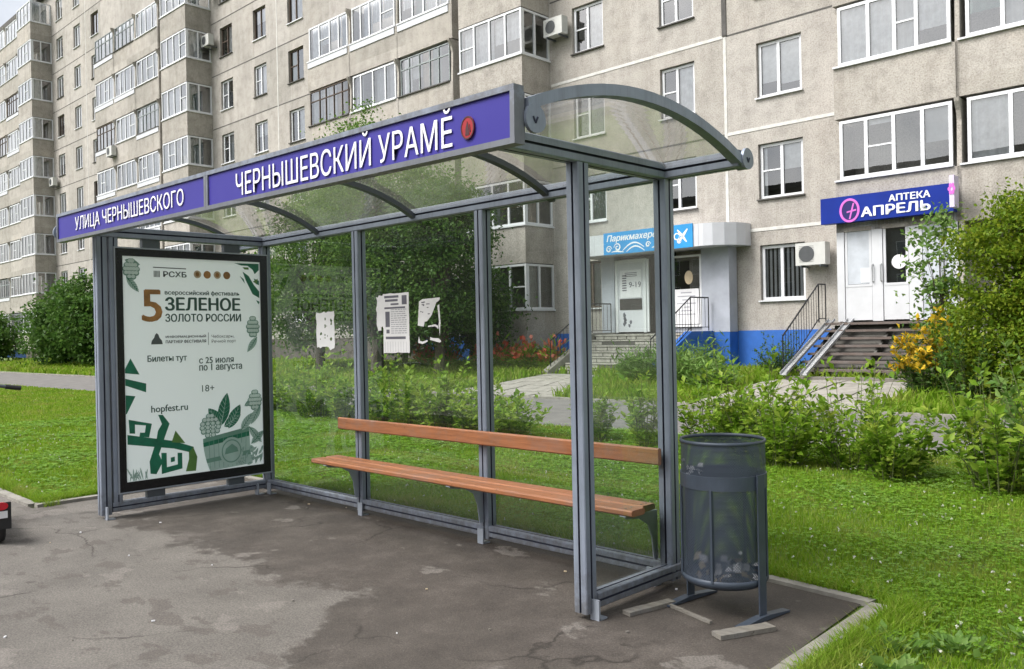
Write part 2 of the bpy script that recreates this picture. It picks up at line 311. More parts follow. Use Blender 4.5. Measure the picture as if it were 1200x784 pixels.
# ------------------------------------------------------------------ mesh helpers
class MB:
    def __init__(s): s.v = []; s.f = []; s.mi = []; s.m = 0; s.log = []
    def pieces(s):
        e = s.log+[(len(s.v), len(s.f))]; return [(e[i][0], e[i+1][0], e[i][1], e[i+1][1]) for i in range(len(e)-1)]
    def add(s, vs, fs):
        o = len(s.v); s.log.append((o, len(s.f))); s.v += [tuple(x) for x in vs]
        for f in fs: s.f.append(tuple(i+o for i in f)); s.mi.append(s.m)
    def box(s, x0, x1, y0, y1, z0, z1, bev=0.):
        if x0 > x1: x0, x1 = x1, x0
        if y0 > y1: y0, y1 = y1, y0
        if z0 > z1: z0, z1 = z1, z0
        s.add([(x0, y0, z0), (x1, y0, z0), (x1, y1, z0), (x0, y1, z0), (x0, y0, z1), (x1, y0, z1), (x1, y1, z1), (x0, y1, z1)],
              [(0, 3, 2, 1), (4, 5, 6, 7), (0, 1, 5, 4), (1, 2, 6, 5), (2, 3, 7, 6), (3, 0, 4, 7)])
    def obox(s, c, ax, ay, az, hx, hy, hz):
        c, ax, ay, az = Vector(c), Vector(ax).normalized(), Vector(ay).normalized(), Vector(az).normalized()
        P = [c+ax*(i*hx)+ay*(j*hy)+az*(k*hz) for k in (-1, 1) for i, j in ((-1, -1), (1, -1), (1, 1), (-1, 1))]
        s.add(P, [(0, 3, 2, 1), (4, 5, 6, 7), (0, 1, 5, 4), (1, 2, 6, 5), (2, 3, 7, 6), (3, 0, 4, 7)])
    def bar(s, a, b, hw, hh, upv=(0, 0, 1)):
        a, b = Vector(a), Vector(b); d = (b-a); u = Vector(upv)
        sd_ = d.cross(u)
        if sd_.length < 1e-6: sd_ = d.cross(Vector((1, 0, 0)))
        sd_.normalize(); u2 = sd_.cross(d).normalized()
        s.obox((a+b)/2, d, sd_, u2, d.length/2, hw, hh)
    def prism(s, poly, o, ux, uy, un, t):
        o, ux, uy, un = Vector(o), Vector(ux), Vector(uy), Vector(un)
        n = len(poly)
        s.add([o+ux*a+uy*b for a, b in poly]+[o+ux*a+uy*b+un*t for a, b in poly],
              [tuple(range(n-1, -1, -1)), tuple(range(n, 2*n))]+[(i, (i+1) % n, n+(i+1) % n, n+i) for i in range(n)])
    def tube(s, path, r, n=8, cap=True):
        path = [Vector(p) for p in path]; rs = r if isinstance(r, (list, tuple)) else [r]*len(path)
        vs, fs = [], []; pu = None
        for i, p in enumerate(path):
            d = (path[min(i+1, len(path)-1)]-path[max(i-1, 0)])
            d = d.normalized() if d.length > 1e-9 else Vector((0, 0, 1))
            u = pu if pu else (Vector((0, 0, 1)) if abs(d.z) < .9 else Vector((1, 0, 0)))
            u = (u-d*u.dot(d)); u = u.normalized() if u.length > 1e-6 else d.orthogonal().normalized(); pu = u; v = d.cross(u)
            vs += [p+(u*math.cos(2*PI*k/n)+v*math.sin(2*PI*k/n))*rs[i] for k in range(n)]
        for i in range(len(path)-1):
            for k in range(n): fs.append((i*n+k, i*n+(k+1) % n, (i+1)*n+(k+1) % n, (i+1)*n+k))
        if cap: fs += [tuple(range(n-1, -1, -1)), tuple(range((len(path)-1)*n, len(path)*n))]
        s.add(vs, fs)
    def lathe(s, prof, c, n=32, close=False):
        vs = [(c[0]+r*math.cos(2*PI*k/n), c[1]+r*math.sin(2*PI*k/n), c[2]+z) for r, z in prof for k in range(n)]
        L = len(prof); fs = [(i*n+k, i*n+(k+1) % n, (i+1)*n+(k+1) % n, (i+1)*n+k) for i in range(L-1) for k in range(n)]
        if close: fs += [((L-1)*n+k, (L-1)*n+(k+1) % n, (k+1) % n, k) for k in range(n)]
        s.add(vs, fs)
    def build(s, name, mats, parent=None, smooth=False, org=None):
        me = bpy.data.meshes.new(name)
        v = s.v
        if org: v = [(a-org[0], b-org[1], c-org[2]) for a, b, c in v]
        me.from_pydata(v, [], s.f)
        mats = mats if isinstance(mats, (list, tuple)) else [mats]
        for m in mats: me.materials.append(m)
        if len(mats) > 1: me.polygons.foreach_set('material_index', s.mi)
        if smooth: me.polygons.foreach_set('use_smooth', [True]*len(me.polygons))
        me.update()
        o = bpy.data.objects.new(name, me); COL.objects.link(o)
        if org: o.location = org
        if parent: o.parent = parent
        return o
def each(mb, name, m, parent=None):
    """one object per added piece"""
    for (v0, v1, f0, f1) in mb.pieces():
        b = MB(); b.v = mb.v[v0:v1]; b.f = [tuple(i-v0 for i in f) for f in mb.f[f0:f1]]; b.mi = mb.mi[f0:f1]; b.build(name, m, parent)
def empty(name, loc=(0, 0, 0), rz=0.):
    o = bpy.data.objects.new(name, None); o.empty_display_size = .2; COL.objects.link(o)
    o.location = loc; o.rotation_euler = (0, 0, rz); return o
def tag(o, label, cat, group=None, kind=None):
    if label: o['label'] = label
    if cat: o['category'] = cat
    if group: o['group'] = group
    if kind: o['kind'] = kind
    return o
def struct(o): o['kind'] = 'structure'; return o
def copy_tree(o, parent=None):
    c = o.copy(); COL.objects.link(c)
    if parent: c.parent = parent
    for ch in list(o.children): copy_tree(ch, c)
    return c
def text(name, s, m, parent, o, ux, uy, un, w=None, h=.1, bold=0., t=.003, shear=0.):
    """lettering laid on a plane: o = lower left corner, scaled to w x h; every outline is filled on its own because the font's outlines overlap"""
    cu = bpy.data.curves.new('lettering', 'FONT'); cu.body = s; cu.fill_mode = 'NONE'; cu.resolution_u = 3; cu.shear = shear
    tmp = bpy.data.objects.new('lettering', cu); COL.objects.link(tmp)
    me = bpy.data.meshes.new_from_object(tmp.evaluated_get(bpy.context.evaluated_depsgraph_get()))
    bpy.data.objects.remove(tmp); bpy.data.curves.remove(cu)
    pts = [v.co.copy() for v in me.vertices]; nxt = {}
    for e in me.edges: nxt.setdefault(e.vertices[0], []).append(e.vertices[1]); nxt.setdefault(e.vertices[1], []).append(e.vertices[0])
    bpy.data.meshes.remove(me)
    seen, loops = set(), []
    for i in range(len(pts)):
        if i in seen or i not in nxt: continue
        lp, prev, cur = [], None, i
        while cur not in seen:
            seen.add(cur); lp.append(cur)
            c_ = [q for q in nxt[cur] if q not in seen]
            if not c_: break
            cur = (cur+1) if (cur+1) in c_ else c_[0]
        if len(lp) > 2: loops.append(lp)
    def area(lp): return .5*sum(pts[lp[k-1]].x*pts[lp[k]].y-pts[lp[k]].x*pts[lp[k-1]].y for k in range(len(lp)))
    ar = [area(l) for l in loops]
    def inside(pt, lp):
        c_ = False
        for k in range(len(lp)):
            a_, b_ = pts[lp[k-1]], pts[lp[k]]
            if (a_.y > pt.y) != (b_.y > pt.y) and pt.x < (b_.x-a_.x)*(pt.y-a_.y)/(b_.y-a_.y)+a_.x: c_ = not c_
        return c_
    host = {}
    for k in range(len(loops)):         # a hole lies wholly inside an outline that runs the other way round
        c_ = [q for q in range(len(loops)) if q != k and ar[q]*ar[k] < 0 and abs(ar[q]) > abs(ar[k]) and all(inside(pts[i], loops[q]) for i in loops[k])]
        if c_: host[k] = min(c_, key=lambda q: abs(ar[q]))
    outs = [k for k in range(len(loops)) if k not in host]; holes = {k: [] for k in outs}
    for k, q in host.items():
        if q in holes: holes[q].append(k)
    xs = [p_.x for p_ in pts]; yy = [p_.y for p_ in pts]; x0, y0 = min(xs), min(yy); sy = h/(max(yy)-y0); sx = (w/(max(xs)-x0)) if w else sy
    o, ux, uy, un = (Vector(a_) for a_ in (o, ux, uy, un))
    verts, faces = [], []
    for c_, k in enumerate(outs):
        polys = [loops[k]]+[loops[q] for q in holes[k]]; flat = [i for l in polys for i in l]
        tris = tessellate_polygon([[Vector((pts[i].x, pts[i].y, 0)) for i in l] for l in polys])
        base = len(verts); tt = t+(c_ % 4)*.00012; n_ = len(flat)
        P_ = [o+ux*((pts[i].x-x0)*sx)+uy*((pts[i].y-y0)*sy) for i in flat]
        b_ = [bold*h]*n_
        verts += [p_+un*tt for p_ in P_]+[p_+un*.00005 for p_ in P_]
        nn = ux.cross(uy).dot(un)
        for tr in tris:
            i, j, k2 = tr; a2 = (P_[j]-P_[i]).cross(P_[k2]-P_[i]).dot(un)
            if abs(a2) < 1e-14: continue
            faces.append(tuple(base+q for q in (tr if a2 > 0 else tr[::-1])))
        st_ = 0
        for l in polys:
            for q in range(len(l)):
                i, j = base+st_+q, base+st_+(q+1) % len(l); faces.append((i, j, j+n_, i+n_))
            st_ += len(l)
    mo = MB(); mo.v = [tuple(v) for v in verts]; mo.f = list(faces); mo.mi = [0]*len(faces)
    if bold:    # heavier stroke: the same letters again, shifted by a stroke's width
        nv = len(verts); d_ = ux*(bold*h)
        mo.v += [tuple(v+d_+un*.00053) for v in verts]; mo.f += [tuple(i+nv for i in f) for f in faces]
        mo.v += [tuple(v+d_*.5+uy*(bold*h*.4)+un*.00106) for v in verts]; mo.f += [tuple(i+2*nv for i in f) for f in faces]; mo.mi = [0]*len(mo.f)
    return mo.build(name, m, parent)
def leaves(name, P, D, Nn, L, W, m, parent=None, fold=.25, org=(0, 0, 0)):
    n = len(P); D = D/np.linalg.norm(D, axis=1, keepdims=True)
    S = np.cross(D, Nn); S /= (np.linalg.norm(S, axis=1, keepdims=True)+1e-9); U = np.cross(S, D)
    L = np.broadcast_to(np.asarray(L, float), (n,))[:, None]; W = np.broadcast_to(np.asarray(W, float), (n,))[:, None]
    P = P-np.array(org)
    V = np.stack([P, P+D*L*.5+S*W*.5+U*W*fold, P+D*L, P+D*L*.5-S*W*.5+U*W*fold], 1).reshape(-1, 3)
    i = np.arange(n)*4
    F = np.stack([i, i+1, i+2, i, i+2, i+3], 1).reshape(-1)
    return rawmesh(name, V, F, 3, m, parent, org)
def rawmesh(name, V, F, k, m, parent=None, org=None, smooth=False):
    me = bpy.data.meshes.new(name); nf = len(F)//k
    me.vertices.add(len(V)); me.vertices.foreach_set('co', np.ascontiguousarray(V, dtype=np.float32).ravel())
    me.loops.add(len(F)); me.loops.foreach_set('vertex_index', np.ascontiguousarray(F, dtype=np.int32))
    me.polygons.add(nf); me.polygons.foreach_set('loop_start', np.arange(nf, dtype=np.int32)*k)
    me.update(calc_edges=True); me.validate()
    me.materials.append(m)
    o = bpy.data.objects.new(name, me); COL.objects.link(o)
    if org is not None: o.location = org
    if parent: o.parent = parent
    return o
rng = np.random.default_rng(11)
def rdir(n, zb=0.):
    d = rng.normal(size=(n, 3)); d[:, 2] += zb
    return d/np.linalg.norm(d, axis=1, keepdims=True)
def ground_z(x, y):
    t = min(1, max(0, (y-11.2)/3.6)); return .24*t*t*(3-2*t)
def project(P):
    d = Vector(P)-CAM; z = d.dot(fw)
    if z < .1: return None
    return 600+fpx*d.dot(rt)/z, 392-fpx*d.dot(up)/z

# ------------------------------------------------------------------ ground, pavement, driveway
def sheet(name, poly, z, m, grid=None):
    me = bpy.data.meshes.new(name); me.from_pydata([(a, b, z) for a, b in poly], [], [tuple(range(len(poly)))])
    me.materials.append(m); o = bpy.data.objects.new(name, me); COL.objects.link(o); return struct(o)
ys = [-400, -60, -4.6, 0, 6, 11.2] + [11.2+.45*i for i in range(1, 9)] + [30, 400]
xs = [-600, -60, -30, 0, 30, 600]
V = np.array([(x, y, ground_z(x, y)) for y in ys for x in xs]); nx = len(xs)
F = np.array([(j*nx+i, j*nx+i+1, (j+1)*nx+i+1, (j+1)*nx+i) for j in range(len(ys)-1) for i in range(nx-1)]).ravel()
struct(rawmesh('ground', V, F, 4, M['lawn']))
PX0, PX1 = -5.5, 1.0
sheet('pavement', [(-90, -4.2), (40, -4.2), (40, -.98), (PX1+.06, -.98), (.94, 1.10), (0, 1.19), (-.7, 1.10), (PX0, 1.0), (PX0+.05, -.98), (-90, -.98)], .012, M['asphalt'])
sheet('road', [(-300, -14), (300, -14), (300, -4.4), (-300, -4.4)], .004, M['asphalt'])
def dr_near(x): return 6.55+.05*(x+5)
def dr_far(x): return 10.35+.05*(x+9)
sheet('driveway', [(-90, dr_near(-90)), (30, dr_near(30)), (30, dr_far(30)), (-90, dr_far(-90))], .006, M['drive'])
def kerb(name, a, b, wd, h, seg=1.0, z=0.):
    mb = MB(); a, b = Vector((*a, 0)), Vector((*b, 0)); d = b-a; n = max(1, int(d.length/seg)); u = d.normalized(); sdv = Vector((-u.y, u.x, 0))
    for i in range(n):
        j = random.uniform(-.006, .006)
        p, q = a+d*(i/n)+u*.006, a+d*((i+1)/n)-u*.006
        mb.obox((p+q)/2+Vector((0, 0, z+h/2+j)), u, sdv, (0, 0, 1), (q-p).length/2, wd/2, h/2)
    return struct(mb.build(name, M['kerb']))
kerb('kerb', (1.035, 1.13), (1.09, -.98), .10, .03)
kerb('kerb', (0, 1.23), (.99, 1.14), .07, .028); kerb('kerb', (PX0, 1.04), (-.7, 1.14), .07, .028)
kerb('kerb', (PX0-.02, 1.02), (PX0+.03, -.95), .08, .04)
kerb('kerb', (-40, -.95), (PX0-.03, -.95), .08, .04)
kerb('kerb', (1.14, -.95), (20, -.95), .08, .04)
kerb('kerb', (-90, dr_far(-90)+.09), (30, dr_far(30)+.09), .14, .05, 2.)
kerb('kerb', (-90, -4.3), (40, -4.3), .16, .14)
# slab walks leading from the driveway to the two entrances
def slabs(name, p00, p10, p01, p11, nu, nv):
    mb = MB(); P = [Vector(q) for q in (p00, p10, p01, p11)]
    def at(u, v): return (P[0]*(1-u)+P[1]*u)*(1-v)+(P[2]*(1-u)+P[3]*u)*v
    for i in range(nu):
        for j in range(nv):
            e = .03; q = [at((i+a)/nu, (j+b)/nv) for a, b in ((e, e), (1-e, e), (1-e, 1-e), (e, 1-e))]
            dz = random.uniform(-.008, .008)
            vs = [(c.x, c.y, ground_z(c.x, c.y)-.03) for c in q]+[(c.x, c.y, ground_z(c.x, c.y)+.03+dz) for c in q]
            mb.add(vs, [(4, 5, 6, 7), (0, 1, 5, 4), (1, 2, 6, 5), (2, 3, 7, 6), (3, 0, 4, 7)])
    return struct(mb.build(name, M['slab']))
slabs('path', (-13.6, 10.4), (-9.6, 10.55), (-13.4, 14.6), (-11.4, 14.6), 5, 8)
slabs('path', (-6.6, 10.75), (-3.0, 10.9), (-6.6, 15.0), (-3.3, 15.0), 4, 5)

# ------------------------------------------------------------------ apartment building (local frame: s along, -y towards street)
P0 = (-8.9076, 18.35, 0.); BROT = math.radians(.714)
def b2w(s, y, z):
    c, n = math.cos(BROT), math.sin(BROT); return (P0[0]+c*s-n*y, P0[1]+n*s+c*y, z)
bld = tag(empty('apartment_building', P0, BROT), 'long nine storey beige concrete apartment block with glazed balconies', 'building')
SILL1, FH, WH = 2.21, 2.8, 1.52
def sill(f): return SILL1+(f-1)*FH
SECT = (0., -23.9, -48.2)
COLS = {'e': (.07, 1.37), 'd': (-3.1, -1.9), 'c': (-6.5, -5.22)}
wins = []
for k, o in enumerate(SECT):
    for cn, (a, b) in COLS.items():
        for f in range(1, (6, 8, 10)[k]):
            if k == 0 and f == 1 and cn in 'd': continue
            wa, wb = a+o, b+o
            if k == 0 and f == 1 and cn == 'c': wa, wb = -6.3, -5.5
            wins.append((wa, wb, sill(f), f, k, cn))
openings = [(a, b, z, z+WH) for a, b, z, *_ in wins]+[(-3.4+.0, -2.2, 1.36, 3.5)]
S0, S1, ZT = -76., 26., 26.9
gs = sorted(set([S0, S1]+[v for o in openings for v in o[:2]])); gz = sorted(set([0., ZT]+[round(v, 4) for o in openings for v in o[2:]]))
mb = MB()
for i in range(len(gs)-1):
    for j in range(len(gz)-1):
        cx, cz = (gs[i]+gs[i+1])/2, (gz[j]+gz[j+1])/2
        if any(a < cx < b and c < cz < d for a, b, c, d in openings): continue
        mb.add([(gs[i], 0, gz[j]), (gs[i+1], 0, gz[j]), (gs[i+1], 0, gz[j+1]), (gs[i], 0, gz[j+1])], [(0, 1, 2, 3)])
for a, b, c, d in openings:     # reveals
    t = .3
    mb.add([(a, 0, c), (b, 0, c), (b, 0, d), (a, 0, d), (a, t, c), (b, t, c), (b, t, d), (a, t, d)], [(0, 1, 5, 4), (1, 2, 6, 5), (2, 3, 7, 6), (3, 0, 4, 7)])
mb.add([(S0, 0, 0), (S0, 12, 0), (S0, 12, ZT), (S0, 0, ZT), (S1, 0, 0), (S1, 12, 0), (S1, 12, ZT), (S1, 0, ZT)], [(0, 3, 2, 1), (4, 5, 6, 7), (1, 2, 6, 5)])
mb.build('wall', M['wall'], bld)
mb = MB(); mb.box(S0-.3, S1+.3, -.35, 12.3, ZT, ZT+.35); mb.build('roof', M['joint_d'], bld)
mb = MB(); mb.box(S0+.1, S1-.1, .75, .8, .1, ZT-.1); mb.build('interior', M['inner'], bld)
# plinth: blue paint on some stretches, dark stone under the bays
for a, b in ((-.62, 2.62), (-14.2, -10.55), (-7.45, -5.2), (-76, -60), (-38, -32)):
    mb = MB(); mb.box(a, b, -.05, -.002, 0, 1.38); mb.build('plinth', M['blueplinth'], bld)
for a, b in ((5.5, 26), (-32, -14.2), (-60, -38)):
    mb = MB(); mb.box(a, b, -.05, -.002, 0, 1.36); mb.build('plinth', M['stoneplinth'], bld)
# panel joints
mb = MB(); md = MB()
for k, o in enumerate(SECT):
    js = -.9+o
    ztop = 7.0 if k == 0 else 27
    if k == 0:
        mb.box(js-.045, js+.045, -.012, -.002, 4.4, 9.75); md.box(js-.07, js+.07, -.03, -.002, 9.79, ZT)
    else:
        mb.box(js-.03, js+.03, -.010, -.002, 1.4, ZT)
    for f in range(0, 9):
        z = 4.17+FH*f
        segs = [(-7.45+o, js-.05), (js+.05, 2.6+o if k else 2.6)]
        for q, (a, b) in enumerate(segs):
            white = (k == 0 and ((q == 0 and f == 2) or (q == 1 and f in (0, 1))))
            if k == 0 and f == 0 and q == 0: continue
            (mb if white else md).box(a, b, -.014 if white else -.008, -.002, z-(.045 if white else .022), z+(.045 if white else .022))
each(mb, 'panel_joint', M['joint_w'], bld); each(md, 'panel_joint', M['joint_d'], bld)

CURT = ['cur_white']*7+['cur_grey']*2+['cur_beige', 'cur_green', None, None]
def lites(fr, gl, ax, n, a, b, z0, z1, dep, transom, fwid=.055, depth=.06, tz=None, weights=None):
    """glazing in a plane; ax maps (u along, v out) to xyz"""
    def bx(m, u0, u1, za, zb, v0, v1):
        p, q = ax(u0, v0), ax(u1, v1); m.box(p[0], q[0], p[1], q[1], za, zb)
    h = depth/2
    bx(fr, a, b, z0, z0+fwid, dep-h, dep+h); bx(fr, a, b, z1-fwid, z1, dep-h, dep+h)
    ws = weights or [1]*n; tot = sum(ws); us = [a]
    for w_ in ws: us.append(us[-1]+(b-a)*w_/tot)
    for i, u in enumerate(us):
        lo = u if i == 0 else (u-fwid if i == n else u-fwid*.55); hi = u+fwid if i == 0 else (u if i == n else u+fwid*.55)
        bx(fr, lo, hi, z0+fwid, z1-fwid, dep-h, dep+h)
    for i in transom:
        zz = z0+(z1-z0)*(tz or .52); bx(fr, us[i]+fwid*.6, us[i+1]-fwid*.6, zz-.022, zz+.022, dep-h+.004, dep+h-.004)
    p, q = ax(a+fwid*.5, dep), ax(b-fwid*.5, dep); za, zb = z0+fwid*.5, z1-fwid*.5
    gl.add([(p[0], p[1], za), (q[0], q[1], za), (q[0], q[1], zb), (p[0], p[1], zb)], [(0, 1, 2, 3)])
    return us
def curtain(mbc, ax, u0, u1, z0, z1, v, waves=True):
    n = max(2, int((u1-u0)/.035)) if waves else 1
    for i in range(n):
        a, b = u0+(u1-u0)*i/n, u0+(u1-u0)*(i+1)/n
        va = v+(.018*math.sin(i*1.3) if waves else 0); vb = v+(.018*math.sin((i+1)*1.3) if waves else 0)
        p, q = ax(a, va), ax(b, vb)
        mbc.add([(p[0], p[1], z0), (q[0], q[1], z0), (q[0], q[1], z1), (p[0], p[1], z1)], [(0, 1, 2, 3)])
rw = random.Random(21)
for a, b, z, f, k, cn in wins:
    fr, gl = MB(), MB(); axf = lambda u, v: (u, v)
    style = 'pvc' if rw.random() < .88 else 'brownwood'
    if (k, cn, f) == (1, 'e', 5): style = 'brownwood'
    if (k, cn, f) in ((0, 'e', 1), (0, 'e', 2), (0, 'e', 3), (0, 'd', 2), (0, 'd', 3), (0, 'd', 4), (0, 'c', 4)): style = 'pvc'
    left = rw.random() < .5 if k else cn != 'e' or f != 2
    weights = [.46, .54] if left else [.5, .5]
    tr = ([0] if (k == 0 and not (cn == 'e' and f in (1, 3))) or rw.random() < .3 else [])
    us = lites(fr, gl, axf, 2, a+.02, b-.02, z, z+WH-.02, .13, tr, .078 if style == 'pvc' else .055, .07, None, weights)
    wo = fr.build('window', M[style], bld)
    gl.build('pane', M['winglass'], wo)
    sb = MB(); sb.box(a-.04, b+.04, -.07, .09, z-.045, z-.008); sb.build('sill', M['pvc'] if rw.random() < .65 else M['joint_d'], wo)
    # curtains: one lite or both
    pick = rw.choice(CURT)
    if (k, cn, f) == (0, 'c', 4): pick = 'cur_white'; rng_ = [(us[1], us[2], z, z+WH)]
    elif (k, cn, f) == (0, 'd', 3): pick = 'cur_white'; rng_ = [(us[1], us[2], z, z+WH)]
    elif (k, cn, f) == (0, 'e', 3): pick = 'cur_white'; rng_ = [(us[0], us[1], z+.42, z+WH), (us[1], us[2], z+.3, z+WH)]  # white sheets added to imitate pale sky mirrored in the upper panes
    elif (k, cn, f) == (0, 'e', 2): pick = 'cur_white'; rng_ = [(us[1], us[2], z+WH*.5, z+WH), (us[0]+.03, us[0]+.16, z, z+WH)]
    elif (k, cn, f) == (0, 'e', 1):
        pick = 'cur_grey'; rng_ = [(us[0]+.05+.125*i, us[0]+.12+.125*i, z+.05, z+WH) for i in range(10)]
    else:
        r_ = rw.random()
        rng_ = [(us[0], us[2], z, z+WH)] if r_ < .3 else ([(us[0], us[1], z, z+WH)] if r_ < .5 else ([(us[1], us[2], z, z+WH)] if r_ < .8 else [(us[0], us[2], z+WH*.55, z+WH)]))
    if pick and rng_:
        mc = MB()
        for q in rng_: curtain(mc, axf, *q, .19, cn != 'e' or k > 0)
        mc.build('curtain', M[pick], wo)

# balconies: corner bays with a visible right side, and loggia rows of three
GH = 1.50
def bay(o, f, style='pvc'):
    z = sill(f); s0, s1, out = -10.5+o, -7.5+o, 1.4
    mb = MB(); zb = z-(1.27 if f > 1 else 1.3)
    mb.box(s0, s1, -out, -out+.09, zb, z-.05); mb.box(s1-.09, s1, -out+.09, -.003, zb, z-.05); mb.box(s0, s0+.09, -out+.09, -.003, zb, z-.05)
    mb.box(s0+.09, s1-.09, -out+.09, -.003, zb, zb+.15)
    bo = mb.build('balcony', M['parapet'], bld)
    if f == 1:
        m2 = MB(); m2.box(s0+.12, s1-.12, -out+.12, -.003, 0, zb-.003); m2.build('plinth', M['stoneplinth'], bo)
    else:
        m2 = MB(); m2.box(s0+.03, s1-.03, -out+.03, -.003, zb-.05, zb-.002); m2.build('slab', M['joint_d'], bo)
    sl_ = MB(); e = .05
    sl_.box(s0-e, s1+e, -out-e, -out+.1, z-.05, z); sl_.box(s1-.1, s1+e, -out+.1, -.003, z-.05, z); sl_.box(s0-e, s0+.1, -out+.1, -.003, z-.05, z)
    sl_.build('sill', M['pvc'] if style == 'pvc' else M[style], bo)
    fr, gl = MB(), MB(); zt = z+GH
    lites(fr, gl, lambda u, v: (u, v), 4, s0, s1-.002, z+.002, zt, -out+.04, [rw.choice([0, 1, 2, 3])], .07, .07, .5)
    lites(fr, gl, lambda u, v: (v, u), 2, -out+.08, -.005, z+.002, zt, s1-.04, [], .07, .07, None, [.45, .55])
    lites(fr, gl, lambda u, v: (v, u), 2, -out+.08, -.005, z+.002, zt, s0+.04, [], .07, .07)
    g = fr.build('glazing_frame', M[style], bo); gl.build('pane', M['winglass'], bo)
    for part in range(3):
        pick = rw.choice(CURT)
        if pick:
            mc = MB()
            if part == 0: curtain(mc, lambda u, v: (u, v), s0+.1, s0+1.5+rw.uniform(-.4, .3), z, zt, -out+.2)
            elif part == 1: curtain(mc, lambda u, v: (u, v), s0+1.6, s1-.15, z+rw.choice([0, 0, .6]), zt, -out+.22)
            else: curtain(mc, lambda u, v: (v, u), -out+.1, -.6+rw.uniform(-.2, .5), z, zt, s1-.2)
            mc.build('curtain', M[pick], bo)
    return bo
def loggia(s0, s1, f, style, out=1.0, nl=4, cap=None, sink=0., endR=False, endL=False, cur=None):
    o_k = s0 > 0; z = sill(f)+.04; mb = MB(); zb = z-1.29
    mb.box(s0, s1, -out, -out+.09, zb, z-.045); mb.box(s0, s1, -out+.09, -.003, zb, zb+.15)
    bo = mb.build('balcony', M['parapet'], bld)
    zt = z+GH-.05
    # concrete partition fin with a curved nose at the right hand end
    pf = [(0, zb), (.0, z+.0), (-.02, z+.5), (-.03, z+1.0), (.02, zt-.25), (.14, zt-.06), (.16, zt+.02), (-out+.05, zt+.02), (-out+.05, zb)]
    if endR:
        fn = MB(); fn.prism([(-out-a if a > -.5 else -.004, b) for a, b in pf], (s1-.07, 0, 0), (0, 1, 0), (0, 0, 1), (1, 0, 0), .10); fn.build('fin', M['parapet'], bo)
    if endL:
        fn = MB(); fn.box(s0, s0+.1, -out+.091, -.004, zb+.151, zt); fn.build('fin', M['parapet'], bo)
    fr, gl = MB(), MB(); a, b = s0+.05+(.1 if not endL else .06), s1-.16
    wts = [rw.choice([.8, 1, 1.2]) for _ in range(nl)]
    trs = [rw.randrange(nl)] if style == 'pvc' else list(range(nl))
    if style == 'pvc' and rw.random() < .3: trs = []
    us = lites(fr, gl, lambda u, v: (u, v), nl, a, b, z, zt-(.0 if style != 'greymetal' else .05), -out+.05, trs, (.078 if o_k else .068) if style == 'pvc' else .035, .06, .5 if style == 'pvc' else .7, wts)
    fr.build('glazing_frame', M[style], bo); gl.build('pane', M['winglass'], bo)
    sb = MB(); sb.box(s0, s1-.14, -out-.06, -out+.1, z-.044, z-.002); sb.build('sill', M['pvc'] if style == 'pvc' else M['joint_d'], bo)
    if cap:
        cb = MB(); cb.box(s0+.05, s1-.15, -out-.035, -out-.003, z-.30, z-.046); cb.build('cladding', M['panelwhite'], bo)
    for i in range(nl):
        pick = rw.choice(CURT+['cur_white', 'cur_grey'])
        if cur:
            if cur[i]: mc = MB(); curtain(mc, lambda u, v: (u, v), us[i]+.05, us[i+1]-.04, z+(zt-z)*cur[i][1], zt, -out+.12, cur[i][2]); mc.build('curtain', M[cur[i][0]], bo)
        elif pick:
            mc = MB(); curtain(mc, lambda u, v: (u, v), us[i]+.03, us[i+1]-.02, z+rw.choice([0, 0, 0, .55]), zt, -out+.2); mc.build('curtain', M[pick], bo)
    return bo
for k, o in enumerate(SECT):
    for f in range(1, (6, 8, 10)[k]):
        if k == 1 and f == 1: continue
        bay(o, f, 'pvc')
        L0 = -20.66+o-(.5 if k == 0 else .8)*0; W3 = 9.35/3
        if k == 0 and f < 3: continue
        if k == 1 and f < 3: continue
        for q in range(3):
            r_ = rw.random(); st = 'pvc' if r_ < .72 else ('brownwood' if r_ < .82 else 'greymetal')
            if k == 0: st = {(4, 0): 'brownwood', (4, 1): 'pvc', (4, 2): 'greymetal', (5, 0): 'pvc', (5, 1): 'pvc', (5, 2): 'pvc', (3, 2): 'pvc'}.get((f, q), st)
            loggia(L0+q*W3-(.4 if k else 0), L0+(q+1)*W3-(.4 if k else 0), f, st, 1.0, 4 if st == 'pvc' else 5, rw.random() < .3 or (k == 0 and f == 5), 0, True, q == 0)
RL = (2.65, 5.45, 8.4)
for f in (2, 3, 4):
    loggia(RL[0], RL[1]+.05, f, 'pvc', 1.0, 4, False, 0, True, True, [None, ('cur_white', .86, False), None, ('cur_grey', .42, False)] if f == 2 else [('cur_white', 0, True), ('cur_white', 0, True), ('cur_grey', 0, True), ('cur_white', .3, True)])
    loggia(RL[1]+.051, RL[2], f, 'pvc', 1.0, 3, False, 0, True, False, [('cur_white', 0, True), None, ('cur_beige', 0, True)] if f == 2 else None)
# service duct between loggia and bay
mb = MB()
for o in SECT: mb.tube([(-11.05+o, -.12, 1.5), (-11.05+o, -.12, 26.5)], .06, 8)
each(mb, 'drainpipe', M['parapet'], bld)
# ground floor under the right hand loggias: dark recess walls
mb = MB(); mb.box(5.56, 8.4, -1.0, -.9, .2, 1.4); mb.box(5.45, 5.55, -1.0, -.003, .2, 3.95); mb.box(8.3, 8.4, -.899, -.003, .2, 3.95)
each(mb, 'wall', M['parapet'], bld)

